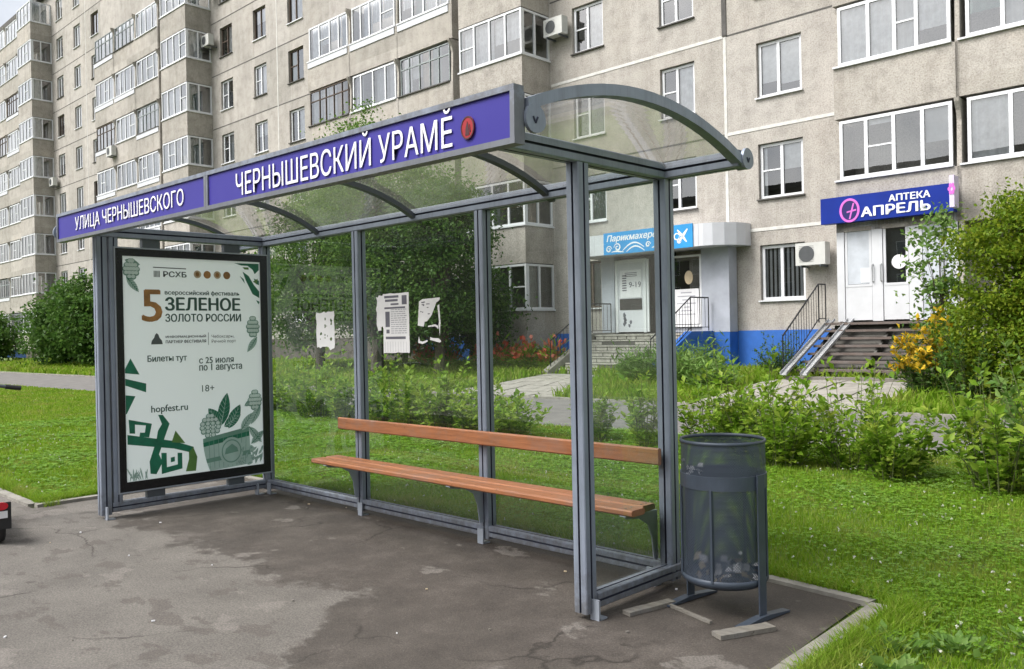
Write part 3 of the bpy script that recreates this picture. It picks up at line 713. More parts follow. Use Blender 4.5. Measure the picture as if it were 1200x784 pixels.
# air conditioners on the facade
def aircon(s, y, z, label, face='front', sc_=1.):
    t = tag(empty('air_conditioner', b2w(s, y, z), BROT), label, 'air conditioner', 'air conditioners on the facade')
    W, H, D = .40*sc_, .29*sc_, .15*sc_
    mb = MB(); mb.box(-W, W, -D, D, -H, H); mb.build('casing', M['accase'], t)
    g = MB(); g.lathe([(.001, 0), (.21*sc_, 0), (.21*sc_, .012)], (0, 0, 0), 24); g2 = MB()
    g2.v = [(x-.1*sc_, -D-.004-zz*.3, y_) for x, y_, zz in g.v]; g2.f = g.f; g2.mi = g.mi
    for i in range(9): g2.box(-.30*sc_, .10*sc_, -D-.014, -D-.011, -.2*sc_+i*.05*sc_, -.194*sc_+i*.05*sc_)
    g2.build('fan_grille', M['acdark'], t)
    b = MB(); b.box(-W*.7, -W*.6, -D, D+.25, -H-.05, -H-.004); b.box(W*.6, W*.7, -D, D+.25, -H-.05, -H-.004); each(b, 'bracket', M['darkmetal'], t)
aircon(-6.95, -.32, 11.55, 'white air conditioner beside the corner bay above the bus shelter roof')
aircon(1.72, -.32, 3.35, 'white air conditioner between the barred ground floor window and pharmacy door')
aircon(-31.0, -.4, 17.15, 'white air conditioner on the second corner bay from the right, under its upper window')
aircon(-30.7, -.4, 19.9, 'white air conditioner above the other one on the second corner bay')
aircon(-42.0, -1.2, 13.0, 'white air conditioner under a balcony window near the left end of the street name sign')
aircon(-54.9, -.35, 13.0, 'small white air conditioner beside the far left corner bay above the sign')

# ------------------------------------------------------------------ hairdresser's porch
porch = tag(empty('shop_porch', P0, BROT), 'grey hairdresser porch with white canopy and open white door behind the shelter', 'shop front')
FY = -.5
mb = MB()
mb.box(-5.1, -4.6, FY, -.003, 1.36, 3.75); mb.box(-1.5, -.62, FY, -.06, 1.36, 3.75); mb.box(-2.48, -1.5, FY+.1, -.06, 1.36, 1.5)
each(mb, 'pillar', M['greywall'], porch)
mb = MB(); mb.box(-1.13, -.625, FY-.01, -.052, .1, 1.355); mb.build('base', M['blueplinth'], porch)
mb = MB(); pc = [(-5.6, -.004), (-5.6, -1.2), (-1.0, -1.2), (-.75, -1.12), (-.5, -.92), (-.3, -.62), (-.2, -.3), (-.2, -.004)]
mb.prism(pc[::-1], (0, 0, 3.75), (1, 0, 0), (0, 1, 0), (0, 0, 1), .62); mb.build('canopy', M['panelwhite'], porch)
mb = MB()
for i, s in enumerate((-5.5, -4.8, -1.15)): mb.box(s, s+.008, -1.204, -1.2, 3.76, 4.36)
each(mb, 'panel_seam', M['ink_lt'], porch)
mb = MB(); mb.box(-4.62, -2.6, -.20, -.1, 1.36, 3.75); mb.build('recess', M['inner'], porch)
fr = MB(); da, db = -4.57, -3.42
fr.box(da, da+.1, FY, FY+.08, 1.38, 3.62); fr.box(db-.1, db, FY, FY+.08, 1.38, 3.62); fr.box(da+.1, db-.1, FY, FY+.08, 3.52, 3.62)
dframe = fr.build('door_frame', M['pvc'], porch)
dm = MB(); dm.box(da+.1, db-.1, FY+.02, FY+.06, 1.4, 3.52); dm.build('door', M['panelwhite'], porch)
dg = MB(); dg.box(da+.16, db-.16, FY+.008, FY+.018, 2.08, 2.42); door_pane = dg.build('door_pane', M['inner'], porch)
dn = MB(); dn.box(da+.19, db-.17, FY+.010, FY+.017, 2.45, 3.3); dn.build('notice', M['paper'], porch)
text('lettering', '9-19', M['ink'], porch, (-4.05, FY+.009, 2.76), (1, 0, 0), (0, 0, 1), (0, -1, 0), .44, .17, .05)
mi = MB()
for i in range(7): mi.box(-4.30, -4.14, FY+.006, FY+.0095, 2.66+i*.075, 2.70+i*.075)
for i in range(3): mi.box(-4.2, -3.75, FY+.006, FY+.0095, 3.10+i*.05, 3.12+i*.05)
mi.build('notice_print', M['ink'], porch)
dv = MB(); dv.box(-3.41, -3.33, FY+.02, FY+.06, 1.4, 3.6); dv.box(-2.66, -2.58, FY+.02, FY+.08, 1.4, 3.6); each(dv, 'door_frame', M['pvc'], porch)
wf = MB(); wp = MB(); lites(wf, wp, lambda u, v: (u, v), 1, -2.56, -1.52, 1.52, 3.6, FY+.06, [], .06, .06)
swf = wf.build('shop_window', M['pvc'], porch); wp.build('pane', M['winglass'], swf)
m_ = MB(); m_.box(-2.46, -1.62, FY+.048, FY+.052, 1.6, 2.62); m_.build('window_poster', M['paper'], swf)
m_ = MB()
for i, wd in enumerate((.36, .6, .28, .66, .2, .36, .6)): m_.box(-2.04-wd/2, -2.04+wd/2, FY+.044, FY+.0475, 2.5-i*.105, 2.53-i*.105)
m_.build('poster_print', M['ink_lt'], swf)
m_ = MB(); m_.prism([(.14*math.cos(a), .2*math.sin(a)) for a in np.linspace(0, 2*PI, 16, False)], (-1.95, FY+.046, 2.95), (1, 0, 0), (0, 0, 1), (0, 1, 0), .01); m_.build('poster_print', M['p_tan'], swf)
m_ = MB()
for i in range(9):
    x_, z_ = -4.3+rw.uniform(0, .28), 1.55+rw.uniform(0, .45); m_.prism([(rw.uniform(.03, .07)*math.cos(a), rw.uniform(.04, .09)*math.sin(a)) for a in np.linspace(0, 2*PI, 8, False)], (x_, FY+.017, z_), (1, 0, 0), (0, 0, 1), (0, -1, 0), .002)
m_.build('graffiti_mark', M['ink'], porch)
sg = tag(empty('shop_sign', P0, BROT), 'blue hairdresser sign with white script and swirls on the white canopy', 'sign')
mb = MB(); mb.box(-4.42, -1.31, -1.235, -1.206, 3.74, 4.40); mb.build('panel', M['bluebanner'], sg)
text('lettering', 'Парикмахерская', M['white'], sg, (-4.3, -1.236, 4.08), (1, 0, 0), (0, 0, 1), (0, -1, 0), 2.25, .24, .05, .003, .25)
mb = MB()
def ribbon(mb, pts, wd, o, ux, uy, un, t=.003):
    o, ux, uy, un = Vector(o), Vector(ux), Vector(uy), Vector(un); n = len(pts)
    for i in range(n-1):
        a, b = Vector((*pts[i], 0)), Vector((*pts[i+1], 0)); d = (b-a)
        if d.length < 1e-6: continue
        p = Vector((-d.y, d.x, 0)).normalized()
        wa = wd*(.35+.65*math.sin(PI*min(.97, max(.03, i/(n-1))))); wb = wd*(.35+.65*math.sin(PI*min(.97, max(.03, (i+1)/(n-1)))))
        q = [a+p*wa, b+p*wb, b-p*wb, a-p*wa]
        v = [o+ux*c.x+uy*c.y+un*t for c in q]; mb.add(v, [(0, 1, 2, 3)])
def spiral(cx, cy, r, a0, turns, n=26, grow=1.): return [(cx+r*(1-i/n*.8*grow)*math.cos(a0+2*PI*turns*i/n), cy+r*(1-i/n*.8*grow)*math.sin(a0+2*PI*turns*i/n)) for i in range(n+1)]
fo = ((-4.42, -1.236, 3.74), (1, 0, 0), (0, 0, 1), (0, -1, 0))
for pts in (spiral(.2, .16, .11, 0, 1.4), spiral(.52, .2, .13, PI, -1.4), [(.3+.05*i, .07+.02*math.sin(i*.5)) for i in range(10)], [(.7+.06*i, .08+.22*math.sin(i*.22)) for i in range(14)],
            [(.85+.05*i, .05+.14*math.sin(i*.25)) for i in range(14)], spiral(1.62, .2, .09, 0, 1.3), [(1.75+.03*i, .1+.008*i*i*.3) for i in range(12)], spiral(2.2, .22, .13, 2, 1.2), [(2.05+.04*i, .3-.02*i) for i in range(8)]):
    ribbon(mb, pts, .022, *fo)
ribbon(mb, [(2.62+.03*i, .52-.036*i) for i in range(11)], .04, *fo); ribbon(mb, [(2.95-.03*i, .52-.036*i) for i in range(11)], .04, *fo)
ribbon(mb, spiral(2.68, .2, .06, 0, 1, 16, .1), .02, *fo); ribbon(mb, spiral(2.6, .33, .09, 0, 1, 16, .1), .02, *fo)
mb.build('swirl_ornament', M['white'], sg)

# stone stairs up to the hairdresser
st = tag(empty('entrance_stairs', P0, BROT), 'pale stone block stairs with side walls leading to the hairdresser door', 'stairs')
mb = MB(); mg = MB(); zt0, nst = 1.34, 7; rise, run = (zt0-.24)/nst, .29; oy = -1.62
mg.box(-4.5, -1.4, oy+.04, FY-.002, .2, zt0-.05); mb.box(-4.55, -1.35, oy, FY-.004, zt0-.05, zt0)
for i in range(nst):
    zt = zt0-(i+1)*rise+.0; y1 = oy-i*run; y0 = y1-run
    if i < nst-1: mg.box(-4.5, -1.4, y0+.02, y1+.0399 if i else y1+.03, .2, zt-.04)
    u = -4.5+rw.uniform(0, .1)
    for lay in (0,):
        u = -4.5
        while u < -1.42:
            wd = rw.uniform(.28, .52); e = min(u+wd, -1.4)
            j_ = rw.uniform(-.012, .012); mb.box(u+.016, e-.016, y1+.012+j_, y1+.09, zt+.012, zt+rise-.062)      # riser stone of the step above
            mb.box(u+.006, e-.006, y0, y1+.008, zt-.038, zt+rw.uniform(-.008, .004))
            u = e
mb.build('stone_steps', M['stone'], st); mg.build('core', M['mortar'], st)
for s in (-4.78, -1.36):
    mb = MB(); mb.prism([(FY-.01, .2), (oy-nst*run-.1, .2), (oy-nst*run-.1, .34), (oy-.02, zt0+.05), (FY-.01, zt0+.05)], (s, 0, 0), (0, 1, 0), (0, 0, 1), (1, 0, 0), .22); mb.build('side_wall', M['slab'] if s < -3 else M['blueplinth'], st)
def railing(name, label, s, pts, zlo, group):
    t = tag(empty(name, P0, BROT), label, 'railing', group)
    mb = MB(); mb.tube([(s, y, z) for y, z in pts], .02, 6); mb.build('handrail', M['blackiron'], t)
    mb = MB()
    for (y0, z0), (y1, z1) in zip(pts[:-1], pts[1:]):
        n = max(1, int(math.hypot(y1-y0, z1-z0)/.16))
        for i in range(n+1):
            y, z = y0+(y1-y0)*i/n, z0+(z1-z0)*i/n; big = i in (0, n); r_ = .016 if big else .007
            mb.tube([(s, y, z-zlo+(0 if big else .1)), (s, y, z-.018)], r_, 5)
        mb.bar((s, y0, z0-zlo+.1), (s, y1, z1-zlo+.1), .01, .01)
    mb.build('balusters', M['blackiron'], t)
railing('railing', 'black iron railing on the right side of the stone stairs', -1.22, [(-.62, 2.33), (-1.55, 2.33), (-3.5, 1.2)], .93, 'black stair railings')
railing('railing', 'black iron railing on the left side of the stone stairs behind the post', -4.66, [(-.62, 2.28), (-1.55, 2.28), (-3.5, 1.2)], .92, 'black stair railings')

# ------------------------------------------------------------------ pharmacy
ph = tag(empty('pharmacy_entrance', P0, BROT), 'white plastic framed glass double doors of the pharmacy under a blue sign', 'shop front')
Y1 = -1.0
mb = MB()
for a, b in ((2.65, 2.83), (3.5, 3.75), (4.35, 4.65), (5.33, 5.42)): mb.box(a, b, Y1, Y1+.1, 1.56, 3.97)
for a, b in ((2.83, 3.5), (3.75, 4.35), (4.65, 5.33)): mb.box(a, b, Y1, Y1+.1, 3.86, 3.97)
mb.build('door_frame', M['doorwhite'], ph)
mb = MB(); mb.box(2.65, 2.75, Y1+.1, -.004, 1.3, 3.97); mb.build('side_wall', M['pvc'], ph)
for a, b in ((2.83, 3.5), (3.75, 4.35)):
    a, b = a+.014, b-.014; mb = MB(); mb.box(a, b, Y1+.02, Y1+.07, 1.585, 2.40); mb.box(a, b, Y1+.012, Y1+.07, 2.40, 2.46)
    for q in (a, b-.06): mb.box(q, q+.06, Y1+.021, Y1+.069, 2.46, 3.86)
    d_ = mb.build('door', M['doorwhite'], ph)
    g_ = MB(); g_.box(a+.05, b-.05, Y1+.04, Y1+.048, 2.44, 3.86); g_.build('pane', M['winglass'], d_)
    h_ = MB(); hx = b+.04 if a < 3 else a-.04; h_.tube([(hx, Y1+.0, 2.5), (hx, Y1-.06, 2.53), (hx, Y1-.06, 2.9), (hx, Y1, 2.93)], .015, 6); h_.build('handle', M['galv'], d_)
mb = MB(); mb.box(2.89, 3.44, Y1+.032, Y1+.037, 2.47, 3.85); mb.build('frosted_film', M['frost'], ph)
mb = MB(); mb.box(4.66, 5.32, Y1+.02, Y1+.07, 1.57, 3.85); mb.build('side_panel', M['frost'], ph)
mb = MB(); mb.prism([(.17*math.cos(a), .17*math.sin(a)) for a in np.linspace(0, 2*PI, 20, False)], (4.12, Y1+.036, 2.95), (1, 0, 0), (0, 0, 1), (0, -1, 0), .003); mb.build('sticker', M['paper'], ph)
mb = MB(); mb.box(3.22, 3.43, Y1+.025, Y1+.031, 2.5, 2.85); mb.build('sticker', M['paper'], ph)
mb = MB(); mb.box(2.76, 5.44, -.8, -.75, 1.3, 3.95); mb.build('interior', M['acdark'], ph)
ps = tag(empty('pharmacy_sign', P0, BROT), 'deep blue lettered fascia sign above the white pharmacy doors', 'sign')
SY = -1.28
mb = MB(); mb.box(2.38, 5.42, SY, -1.005, 3.97, 4.60); mb.build('panel', M['pharm'], ps)
text('lettering', 'АПТЕКА', M['white'], ps, (4.02, SY-.001, 4.345), (1, 0, 0), (0, 0, 1), (0, -1, 0), .91, .155, .09, .012)
text('lettering', 'АПРЕЛЬ', M['white'], ps, (3.37, SY-.001, 4.055), (1, 0, 0), (0, 0, 1), (0, -1, 0), 1.55, .225, .11, .012)
mb = MB(); cx, cz = 3.10, 4.245
mb.prism([(.19*math.cos(a), .23*math.sin(a)) for a in np.linspace(0, 2*PI, 28, False)], (cx, SY-.001, cz), (1, 0, 0), (0, 0, 1), (0, -1, 0), .006); mb.build('logo_disc', M['navy'], ps)
mb = MB()
for i in range(28):
    a0, a1 = 2*PI*i/28, 2*PI*(i+1)/28
    mb.prism([(.19*math.cos(a0), .235*math.sin(a0)), (.19*math.cos(a1), .235*math.sin(a1)), (.245*math.cos(a1), .29*math.sin(a1)), (.245*math.cos(a0), .29*math.sin(a0))], (cx, SY-.001, cz), (1, 0, 0), (0, 0, 1), (0, -1, 0), .012)
mb.prism([(-.02, -.21), (.02, -.21), (.12, .17), (.08, .17)], (cx, SY-.007, cz), (1, 0, 0), (0, 0, 1), (0, -1, 0), .004)
mb.prism([(-.07, -.06), (.16, -.02), (.16, .02), (-.07, -.02)], (cx, SY-.0075, cz), (1, 0, 0), (0, 0, 1), (0, -1, 0), .004)
mb.build('logo_ring', M['pink'], ps)
pj = tag(empty('projecting_sign', P0, BROT), 'small lilac and pink projecting sign at the right end of the blue fascia', 'sign')
mb = MB(); mb.box(5.44, 5.54, -1.62, -1.30, 4.02, 4.72); mb.build('case', M['lilac'], pj)
mb = MB(); fx = 5.435
for i in range(6):
    a = 2*PI*i/6; mb.prism([(.055*math.cos(b)+.085*math.cos(a), .06*math.sin(b)+.09*math.sin(a)) for b in np.linspace(0, 2*PI, 10, False)], (fx, -1.46, 4.42), (0, 1, 0), (0, 0, 1), (-1, 0, 0), .006+.0006*i)
for i in range(6):
    a = 2*PI*i/6; mb.prism([(.03*math.cos(b)+.05*math.cos(a), .05*math.sin(b)+.09*math.sin(a)) for b in np.linspace(0, 2*PI, 10, False)], (5.49, -1.622, 4.42), (1, 0, 0), (0, 0, 1), (0, -1, 0), .006+.0006*i)
mb.build('flower_emblem', M['pink'], pj)
# dark timber steps with a pair of pram rails
ws = tag(empty('timber_steps', P0, BROT), 'dark timber plank steps with open gaps up to the pharmacy door', 'stairs')
ns, z0_, zt_, ya, yb = 7, .24, 1.54, -1.3, -3.45
mb = MB(); mb.box(2.45, 5.5, ya+.0, Y1-.004, zt_-.06, zt_)
for i in range(1, ns+1):
    z = zt_-(zt_-z0_)*i/(ns+.4); y = ya+(yb-ya)*i/ns
    mb.box(2.55, 5.5, y, y+.24, z-.055, z)
mb.build('treads', M['stepwood'], ws)
mb = MB()
for s in (2.62, 4.0, 5.40): mb.bar((s, ya+.1, zt_-.2), (s, yb+.1, z0_-.1), .03, .07)
mb.box(2.6, 5.45, -1.1, -1.03, .2, 1.47); mb.prism([(ya+.1, zt_-.32), (yb+.3, z0_-.1), (ya+.1, .1)], (2.64, 0, 0), (0, 1, 0), (0, 0, 1), (1, 0, 0), 2.8)
mb.build('stringer', M['mortar'], ws)
mb = MB(); mb.box(2.5, 5.5, yb-.14, yb+.1, .2, .335); mb.build('bottom_beam', M['oldwood'], ws)
pr = tag(empty('pram_ramp', P0, BROT), 'pair of pale steel pram rails laid over the timber steps', 'ramp')
for s in (2.5, 2.98):
    mb = MB(); a, b = (s, ya+.28, zt_+.05), (s, yb-.25, z0_+.13)
    mb.bar(a, b, .075, .008); mb.bar((s-.075, a[1], a[2]+.03), (s-.075, b[1], b[2]+.03), .006, .03); mb.bar((s+.075, a[1], a[2]+.03), (s+.075, b[1], b[2]+.03), .006, .03)
    mb.build('rail', M['galv'], pr)
railing('railing', 'black iron railing beside the pram rails of the pharmacy steps', 2.36, [(-1.05, 2.5), (-1.45, 2.5), (-3.4, 1.25)], .95, 'black stair railings')
# blue low wall in front of the facade between the entrances belongs to the building plinth (built above)

# ------------------------------------------------------------------ block of flats across the road (seen mirrored in the shelter glass)
ob = tag(empty('apartment_building', (0, -40, 0)), 'five storey grey brick block across the road, mirrored in the shelter glass', 'building')
mb = MB(); mb.box(-75, 15, -12, 0, 0, 15.2); mb.build('wall', basic('grey_brick', (.16, .145, .13), .9, 0, .2, 1.5), ob)
mb = MB(); mb.box(-75.4, 15.4, -12.4, .4, 15.2, 15.7); mb.build('roof', M['joint_d'], ob)
mb = MB(); md = MB()
for f in range(5):
    for i in range(29):
        x = -73+i*3.05; md.box(x, x+1.4, .01, .04, 1.5+f*2.9, 3.0+f*2.9); mb.box(x-.06, x+1.46, .003, .02, 1.44+f*2.9, 3.06+f*2.9)
o_ = mb.build('window_frame', M['pvc'], ob); o_['kind'] = 'stuff'
o_ = md.build('window_pane', M['acdark'], ob); o_['kind'] = 'stuff'

# ------------------------------------------------------------------ bus shelter
sh = tag(empty('bus_shelter', (-2.2, 0, 0)), 'grey aluminium and glass bus shelter with curved smoky roof', 'bus shelter')
def SP(mb, name, m, smooth=False): return mb.build(name, m, sh, smooth, None)
SHO = Vector((-2.2, 0, 0))
def sbuild(mb, name, m, parent=None, smooth=False, mats=None):
    mb.v = [(a-SHO.x, b, c) for a, b, c in mb.v]
    return mb.build(name, m, parent or sh, smooth)
YB, XC, ZB, ZR = .7545, -4.471, 2.309, .099
YC = -.70
def tslot(mb, a, b, w, slots=True, u=(0, 0, 1)):
    """aluminium profile from a to b with a dark groove in the middle of each face (0 = metal, 1 = groove)"""
    a, b = Vector(a), Vector(b); d = (b-a).normalized(); u = Vector(u); s_ = d.cross(u).normalized(); u = s_.cross(d).normalized()
    h = w/2; g = w*.075; c = w*.06; dp = w*.16
    q = [(-h+c, -h), (-g, -h), (-g, -h+dp), (g, -h+dp), (g, -h), (h-c, -h), (h, -h+c)]
    prof = []; gi = []
    for k in range(4):
        co, si = [(1, 0), (0, 1), (-1, 0), (0, -1)][k]
        for j, (x, y) in enumerate(q): prof.append((x*co-y*si, x*si+y*co)); gi.append(j in (1, 2, 3))
    n = len(prof); o = len(mb.v)
    mb.v += [tuple(p+s_*x+u*y) for p in (a, b) for x, y in prof]
    for i in range(n):
        mb.f.append((o+i, o+(i+1) % n, o+n+(i+1) % n, o+n+i)); mb.mi.append(1 if gi[i] else 0)
    mb.f.append(tuple(o+i for i in range(n-1, -1, -1))); mb.mi.append(0); mb.f.append(tuple(o+n+i for i in range(n))); mb.mi.append(0)
AM = [M['alu'], M['slot']]
posts = {'A': (0, 0), 'B': (0, YB), 'C': (XC, YC-.02), 'D': (XC, YB), 'E': (-2.961, YB), 'F': (-1.496, YB)}
for k, (x, y) in posts.items():
    mb = MB(); tslot(mb, (x, y, .045), (x, y, ZB), .084, u=(0, 1, 0)); sbuild(mb, 'post', AM)
mb = MB(); tslot(mb, (XC+.005, YC+.075, .12), (XC+.005, YC+.075, ZB), .07, u=(0, 1, 0)); sbuild(mb, 'post', AM)
# feet: bent plates at the base of each post
for x, y, dx, dy in ((0.0, 0.02, .055, -.012), (-.02, YB-.02, -.05, -.07), (XC, YC+.03, .06, -.06), (XC, YB, .03, -.14), (XC, YB, .1, -.055), (-2.961, YB, .03, -.055), (-1.496, YB, -.02, -.055)):
    mb = MB(); mb.box(x+dx-.028, x+dx+.028, y+dy-.006, y+dy+.006, .012, .115); mb.box(x+dx-.028, x+dx+.028, y+dy+.0, y+dy+.06, .012, .02); sbuild(mb, 'foot', M['alu_lt'])
def rail(a, b, w=.075, name='rail'):
    mb = MB(); tslot(mb, a, b, w); return sbuild(mb, name, AM)
rail((XC+.043, YB, ZR), (-2.961-.043, YB, ZR)); rail((-2.961+.043, YB, ZR), (-1.496-.043, YB, ZR)); rail((-1.496+.043, YB, ZR), (-.043, YB, ZR))
rail((0.012, .043, ZR), (0.012, YB+.12, ZR)); rail((XC, YC+.03, ZR), (XC, YB-.05, ZR))
# roof frame
ZBC = ZB+.045
mb = MB(); tslot(mb, (-4.95, YB, ZBC), (.50, YB, ZBC), .088); sbuild(mb, 'beam', AM)
mb = MB(); tslot(mb, (0, -.93, ZBC), (0, YB-.046, ZBC), .088); sbuild(mb, 'beam', AM)
mb = MB(); tslot(mb, (XC, -.93, ZBC), (XC, YB-.046, ZBC), .088); sbuild(mb, 'beam', AM)
def roofz(y, x): # arched sheet, rising a little towards the left end
    tilt = .012*(.5-x); t = (y+.09)/.845
    return 2.345+.0+.19*(1-t*t)+tilt*(1-max(0, t)**4)
RY0, RY1 = -.90, .775
def arc(x, dz=0., n=18): return [(x, RY0+(RY1-RY0)*i/n, roofz(RY0+(RY1-RY0)*i/n, x)+dz) for i in range(n+1)]
def ribmesh(x, wx, hz, top):
    mb = MB(); A = arc(x, top); n = len(A)
    for i in range(n-1):
        (x0, y0, z0), (x1, y1, z1) = A[i], A[i+1]
        mb.add([(x-wx, y0, z0), (x+wx, y0, z0), (x+wx, y0, z0-hz), (x-wx, y0, z0-hz), (x-wx, y1, z1), (x+wx, y1, z1), (x+wx, y1, z1-hz), (x-wx, y1, z1-hz)],
               [(0, 1, 5, 4), (1, 2, 6, 5), (2, 3, 7, 6), (3, 0, 4, 7)]+([(0, 3, 2, 1)] if i == 0 else [])+([(4, 5, 6, 7)] if i == n-2 else []))
    return mb
RX = (-4.88, -3.5, -2.2, -.86, .49)
for x in RX[:-1]: sbuild(ribmesh(x, .025, .035, -.006), 'roof_rib', M['darkmetal'])
sbuild(ribmesh(RX[-1], .028, .05, .012), 'roof_rib', M['alu'])
n = 28; xs_ = np.linspace(-4.90, .47, 13); mb = MB()
for i in range(n):
    ya_, yb_ = RY0+(RY1-RY0)*i/n, RY0+(RY1-RY0)*(i+1)/n
    for xa, xb in zip(xs_[:-1], xs_[1:]):
        mb.add([(xa, ya_, roofz(ya_, xa)), (xb, ya_, roofz(ya_, xb)), (xb, yb_, roofz(yb_, xb)), (xa, yb_, roofz(yb_, xa))], [(0, 1, 2, 3)])
sbuild(mb, 'roof_panel', M['polycarb'], None, True)
zf = 2.325; ft = MB(); ft.tube([(-4.92, -.87, zf+.06), (.47, -.87, zf)], .035, 10); sbuild(ft, 'roof_beam', M['alu'])
def endcap(x, y, z, r_=.062):
    mb = MB(); pr_ = [(r_*math.cos(a)*(1.05 if math.cos(a) > 0 else .85), r_*math.sin(a)*(1.1 if math.sin(a) > 0 else .85)) for a in np.linspace(0, 2*PI, 18, False)]
    mb.prism(pr_, (x, y, z), (0, 1, 0), (0, 0, 1), (1, 0, 0), .016)
    o = sbuild(mb, 'end_cap', M['alu'])
    b = MB(); b.bar((x+.017, y-.012, z+.012), (x+.017, y+.002, z-.012), .003, .003); b.bar((x+.017, y+.014, z+.012), (x+.017, y+.002, z-.012), .003, .003); sbuild(b, 'cap_mark', M['slot'])
endcap(.505, -.868, 2.29, .06); endcap(.512, .765, 2.345, .058); endcap(-4.975, .765, 2.345, .058); endcap(-4.96, -.868, 2.375, .06)
# glass walls
for a, b in ((XC+.045, -2.961-.045), (-2.961+.045, -1.496-.045), (-1.496+.045, -.045)):
    mb = MB(); mb.add([(a, YB, ZR+.042), (b, YB, ZR+.042), (b, YB, ZB), (a, YB, ZB)], [(0, 1, 2, 3)]); sbuild(mb, 'glass_panel', M['shelterglass'])
mb = MB(); mb.add([(0, .045, ZR+.042), (0, YB-.045, ZR+.042), (0, YB-.045, ZB-.004), (0, .045, ZB-.004)], [(0, 1, 2, 3)]); sbuild(mb, 'glass_panel', M['shelterglass'])

# street name sign along the front edge
sn = tag(empty('street_name_sign', (-2.1, -.95, 2.3)), 'long purple blue street name board along the front edge of the shelter roof', 'sign')
def sgz(x): return 2.187+(.519-x)*.0152      # bottom edge; rises slightly to the left
SXL, SXM, SXR, SH_, SYF = -4.69, -2.055, .51, .228, -.965
slope = -.0152; ex = Vector((1, 0, slope)).normalized(); ez = Vector((-slope, 0, 1)).normalized(); en = Vector((0, -1, 0))
def sign_at(x, dz, dy=0.): return Vector((x, SYF-dy, sgz(x)+dz))
def nb(mb, name, m, par=sn):
    mb.v = [(a+2.1, b+.95, c-2.3) for a, b, c in mb.v]; return mb.build(name, m, par)
for a, b in ((SXL, SXM), (SXM, SXR)):
    mb = MB(); c = (sign_at(a+.02, SH_/2)+sign_at(b-.02, SH_/2))/2; mb.obox(c+Vector((0, .02, 0)), ex, en, ez, (b-a)/2-.02, .018, SH_/2-.015); nb(mb, 'panel', M['sign'])
    mb = MB(); L = b-a
    for dz in (.012, SH_-.012): mb.obox((sign_at(a, dz)+sign_at(b, dz))/2+Vector((0, .02, 0)), ex, en, ez, L/2-.001, .028, .012)
    for x_ in (a+.013, b-.013): mb.obox(sign_at(x_, SH_/2)+Vector((0, .02, 0)), ex, en, ez, .012, .0275, SH_/2-.0245)
    nb(mb, 'frame', M['alu'])
mb = MB(); mb.obox((sign_at(SXL, SH_/2)+sign_at(SXR, SH_/2))/2+Vector((0, .055, 0)), ex, en, ez, (SXR-SXL)/2-.01, .006, SH_/2-.02); nb(mb, 'back_plate', M['alu'])
def stext(s, x0, x1, dz, h, bold):
    o = sign_at(x0, dz, .003); o = (o.x+2.1, o.y+.95, o.z-2.3)
    text('lettering', s, M['white'], sn, o, ex, ez, en, x1-x0, h, bold, .002)
stext('УЛИЦА ЧЕРНЫШЕВСКОГО', -4.27, -2.36, .043, .125, 0)
stext('ЧЕРНЫШЕВСКИЙ УРАМӖ', -1.69, .148, .040, .165, 0)
ec = sign_at(.243, SH_/2-.012, .0); eo = (ec.x+2.1, ec.y+.95-.003, ec.z-2.3)
mb = MB(); mb.prism([(.040*math.cos(a), .047*math.sin(a)) for a in np.linspace(0, 2*PI, 28, False)], eo, ex, ez, en, .003); mb.build('emblem', M['red'], sn)
mb = MB(); eo2 = (eo[0], eo[1]-.0035, eo[2])
for i in range(24):
    a0, a1 = 2*PI*i/24, 2*PI*(i+1)/24
    mb.prism([(.034*math.cos(a0), .041*math.sin(a0)), (.034*math.cos(a1), .041*math.sin(a1)), (.0398*math.cos(a1), .0468*math.sin(a1)), (.0398*math.cos(a0), .0468*math.sin(a0))], eo2, ex, ez, en, .001)
mb.prism([(-.012, -.030), (.012, -.030), (.009, -.004), (.004, .014), (.0, .026), (-.005, .012), (-.010, -.002)], eo2, ex, ez, en, .001)
mb.prism([(.015, -.02), (.02, -.018), (.014, .012), (.011, .010)], eo2, ex, ez, en, .001)
mb.build('emblem_figure', M['darkred'], sn)

# poster case in the left end wall
pcx = -4.425
pcs = tag(empty('advertising_case', (pcx, 0, 0)), 'black framed poster case with green festival poster forming the shelter end wall', 'advertising case')
def pbx(y0, y1, z0, z1, x0, x1, name, m):
    mb = MB(); mb.box(x0-pcx, x1-pcx, y0, y1, z0, z1); return mb.build(name, m, pcs)
mb = MB(); X0, X1 = -.055, .0
y0, y1, z0, z1 = -.628, .765, .20, 2.235
iy0, iy1, iz0, iz1 = -.558, .686, .290, 2.162
mb.box(X0, X1, y0+.012, iy0, z0+.012, z1-.012); mb.box(X0, X1, iy1, y1-.012, z0+.012, z1-.012); mb.box(X0, X1, iy0, iy1, z0+.012, iz0); mb.box(X0, X1, iy0, iy1, iz1, z1-.012)
mb.build('border', M['black'], pcs)
mb = MB(); mb.box(X0-.02, X1+.004, y0, y0+.0118, z0, z1); mb.box(X0-.02, X1+.004, y1-.0118, y1, z0, z1); mb.box(X0-.02, X1+.004, y0+.012, y1-.012, z0, z0+.0118); mb.box(X0-.02, X1+.004, y0+.012, y1-.012, z1-.0118, z1)
mb.box(X0-.02, X0-.001, y0+.012, y1-.012, z0+.012, z1-.012)
mb.build('case_frame', M['alu_lt'], pcs)
mb = MB()
for y in (-.31, .42): mb.box(-.075, -.02, y-.075, y+.075, z1+.002, ZB+.02); mb.box(-.075, -.02, y-.075+.0, y+.075, .13, z0-.002)
each(mb, 'bracket', M['darkmetal'], pcs)
mb = MB(); mb.box(-.02, -.012, iy0, iy1, iz0, iz1); pst = mb.build('poster', M['poster'], pcs)
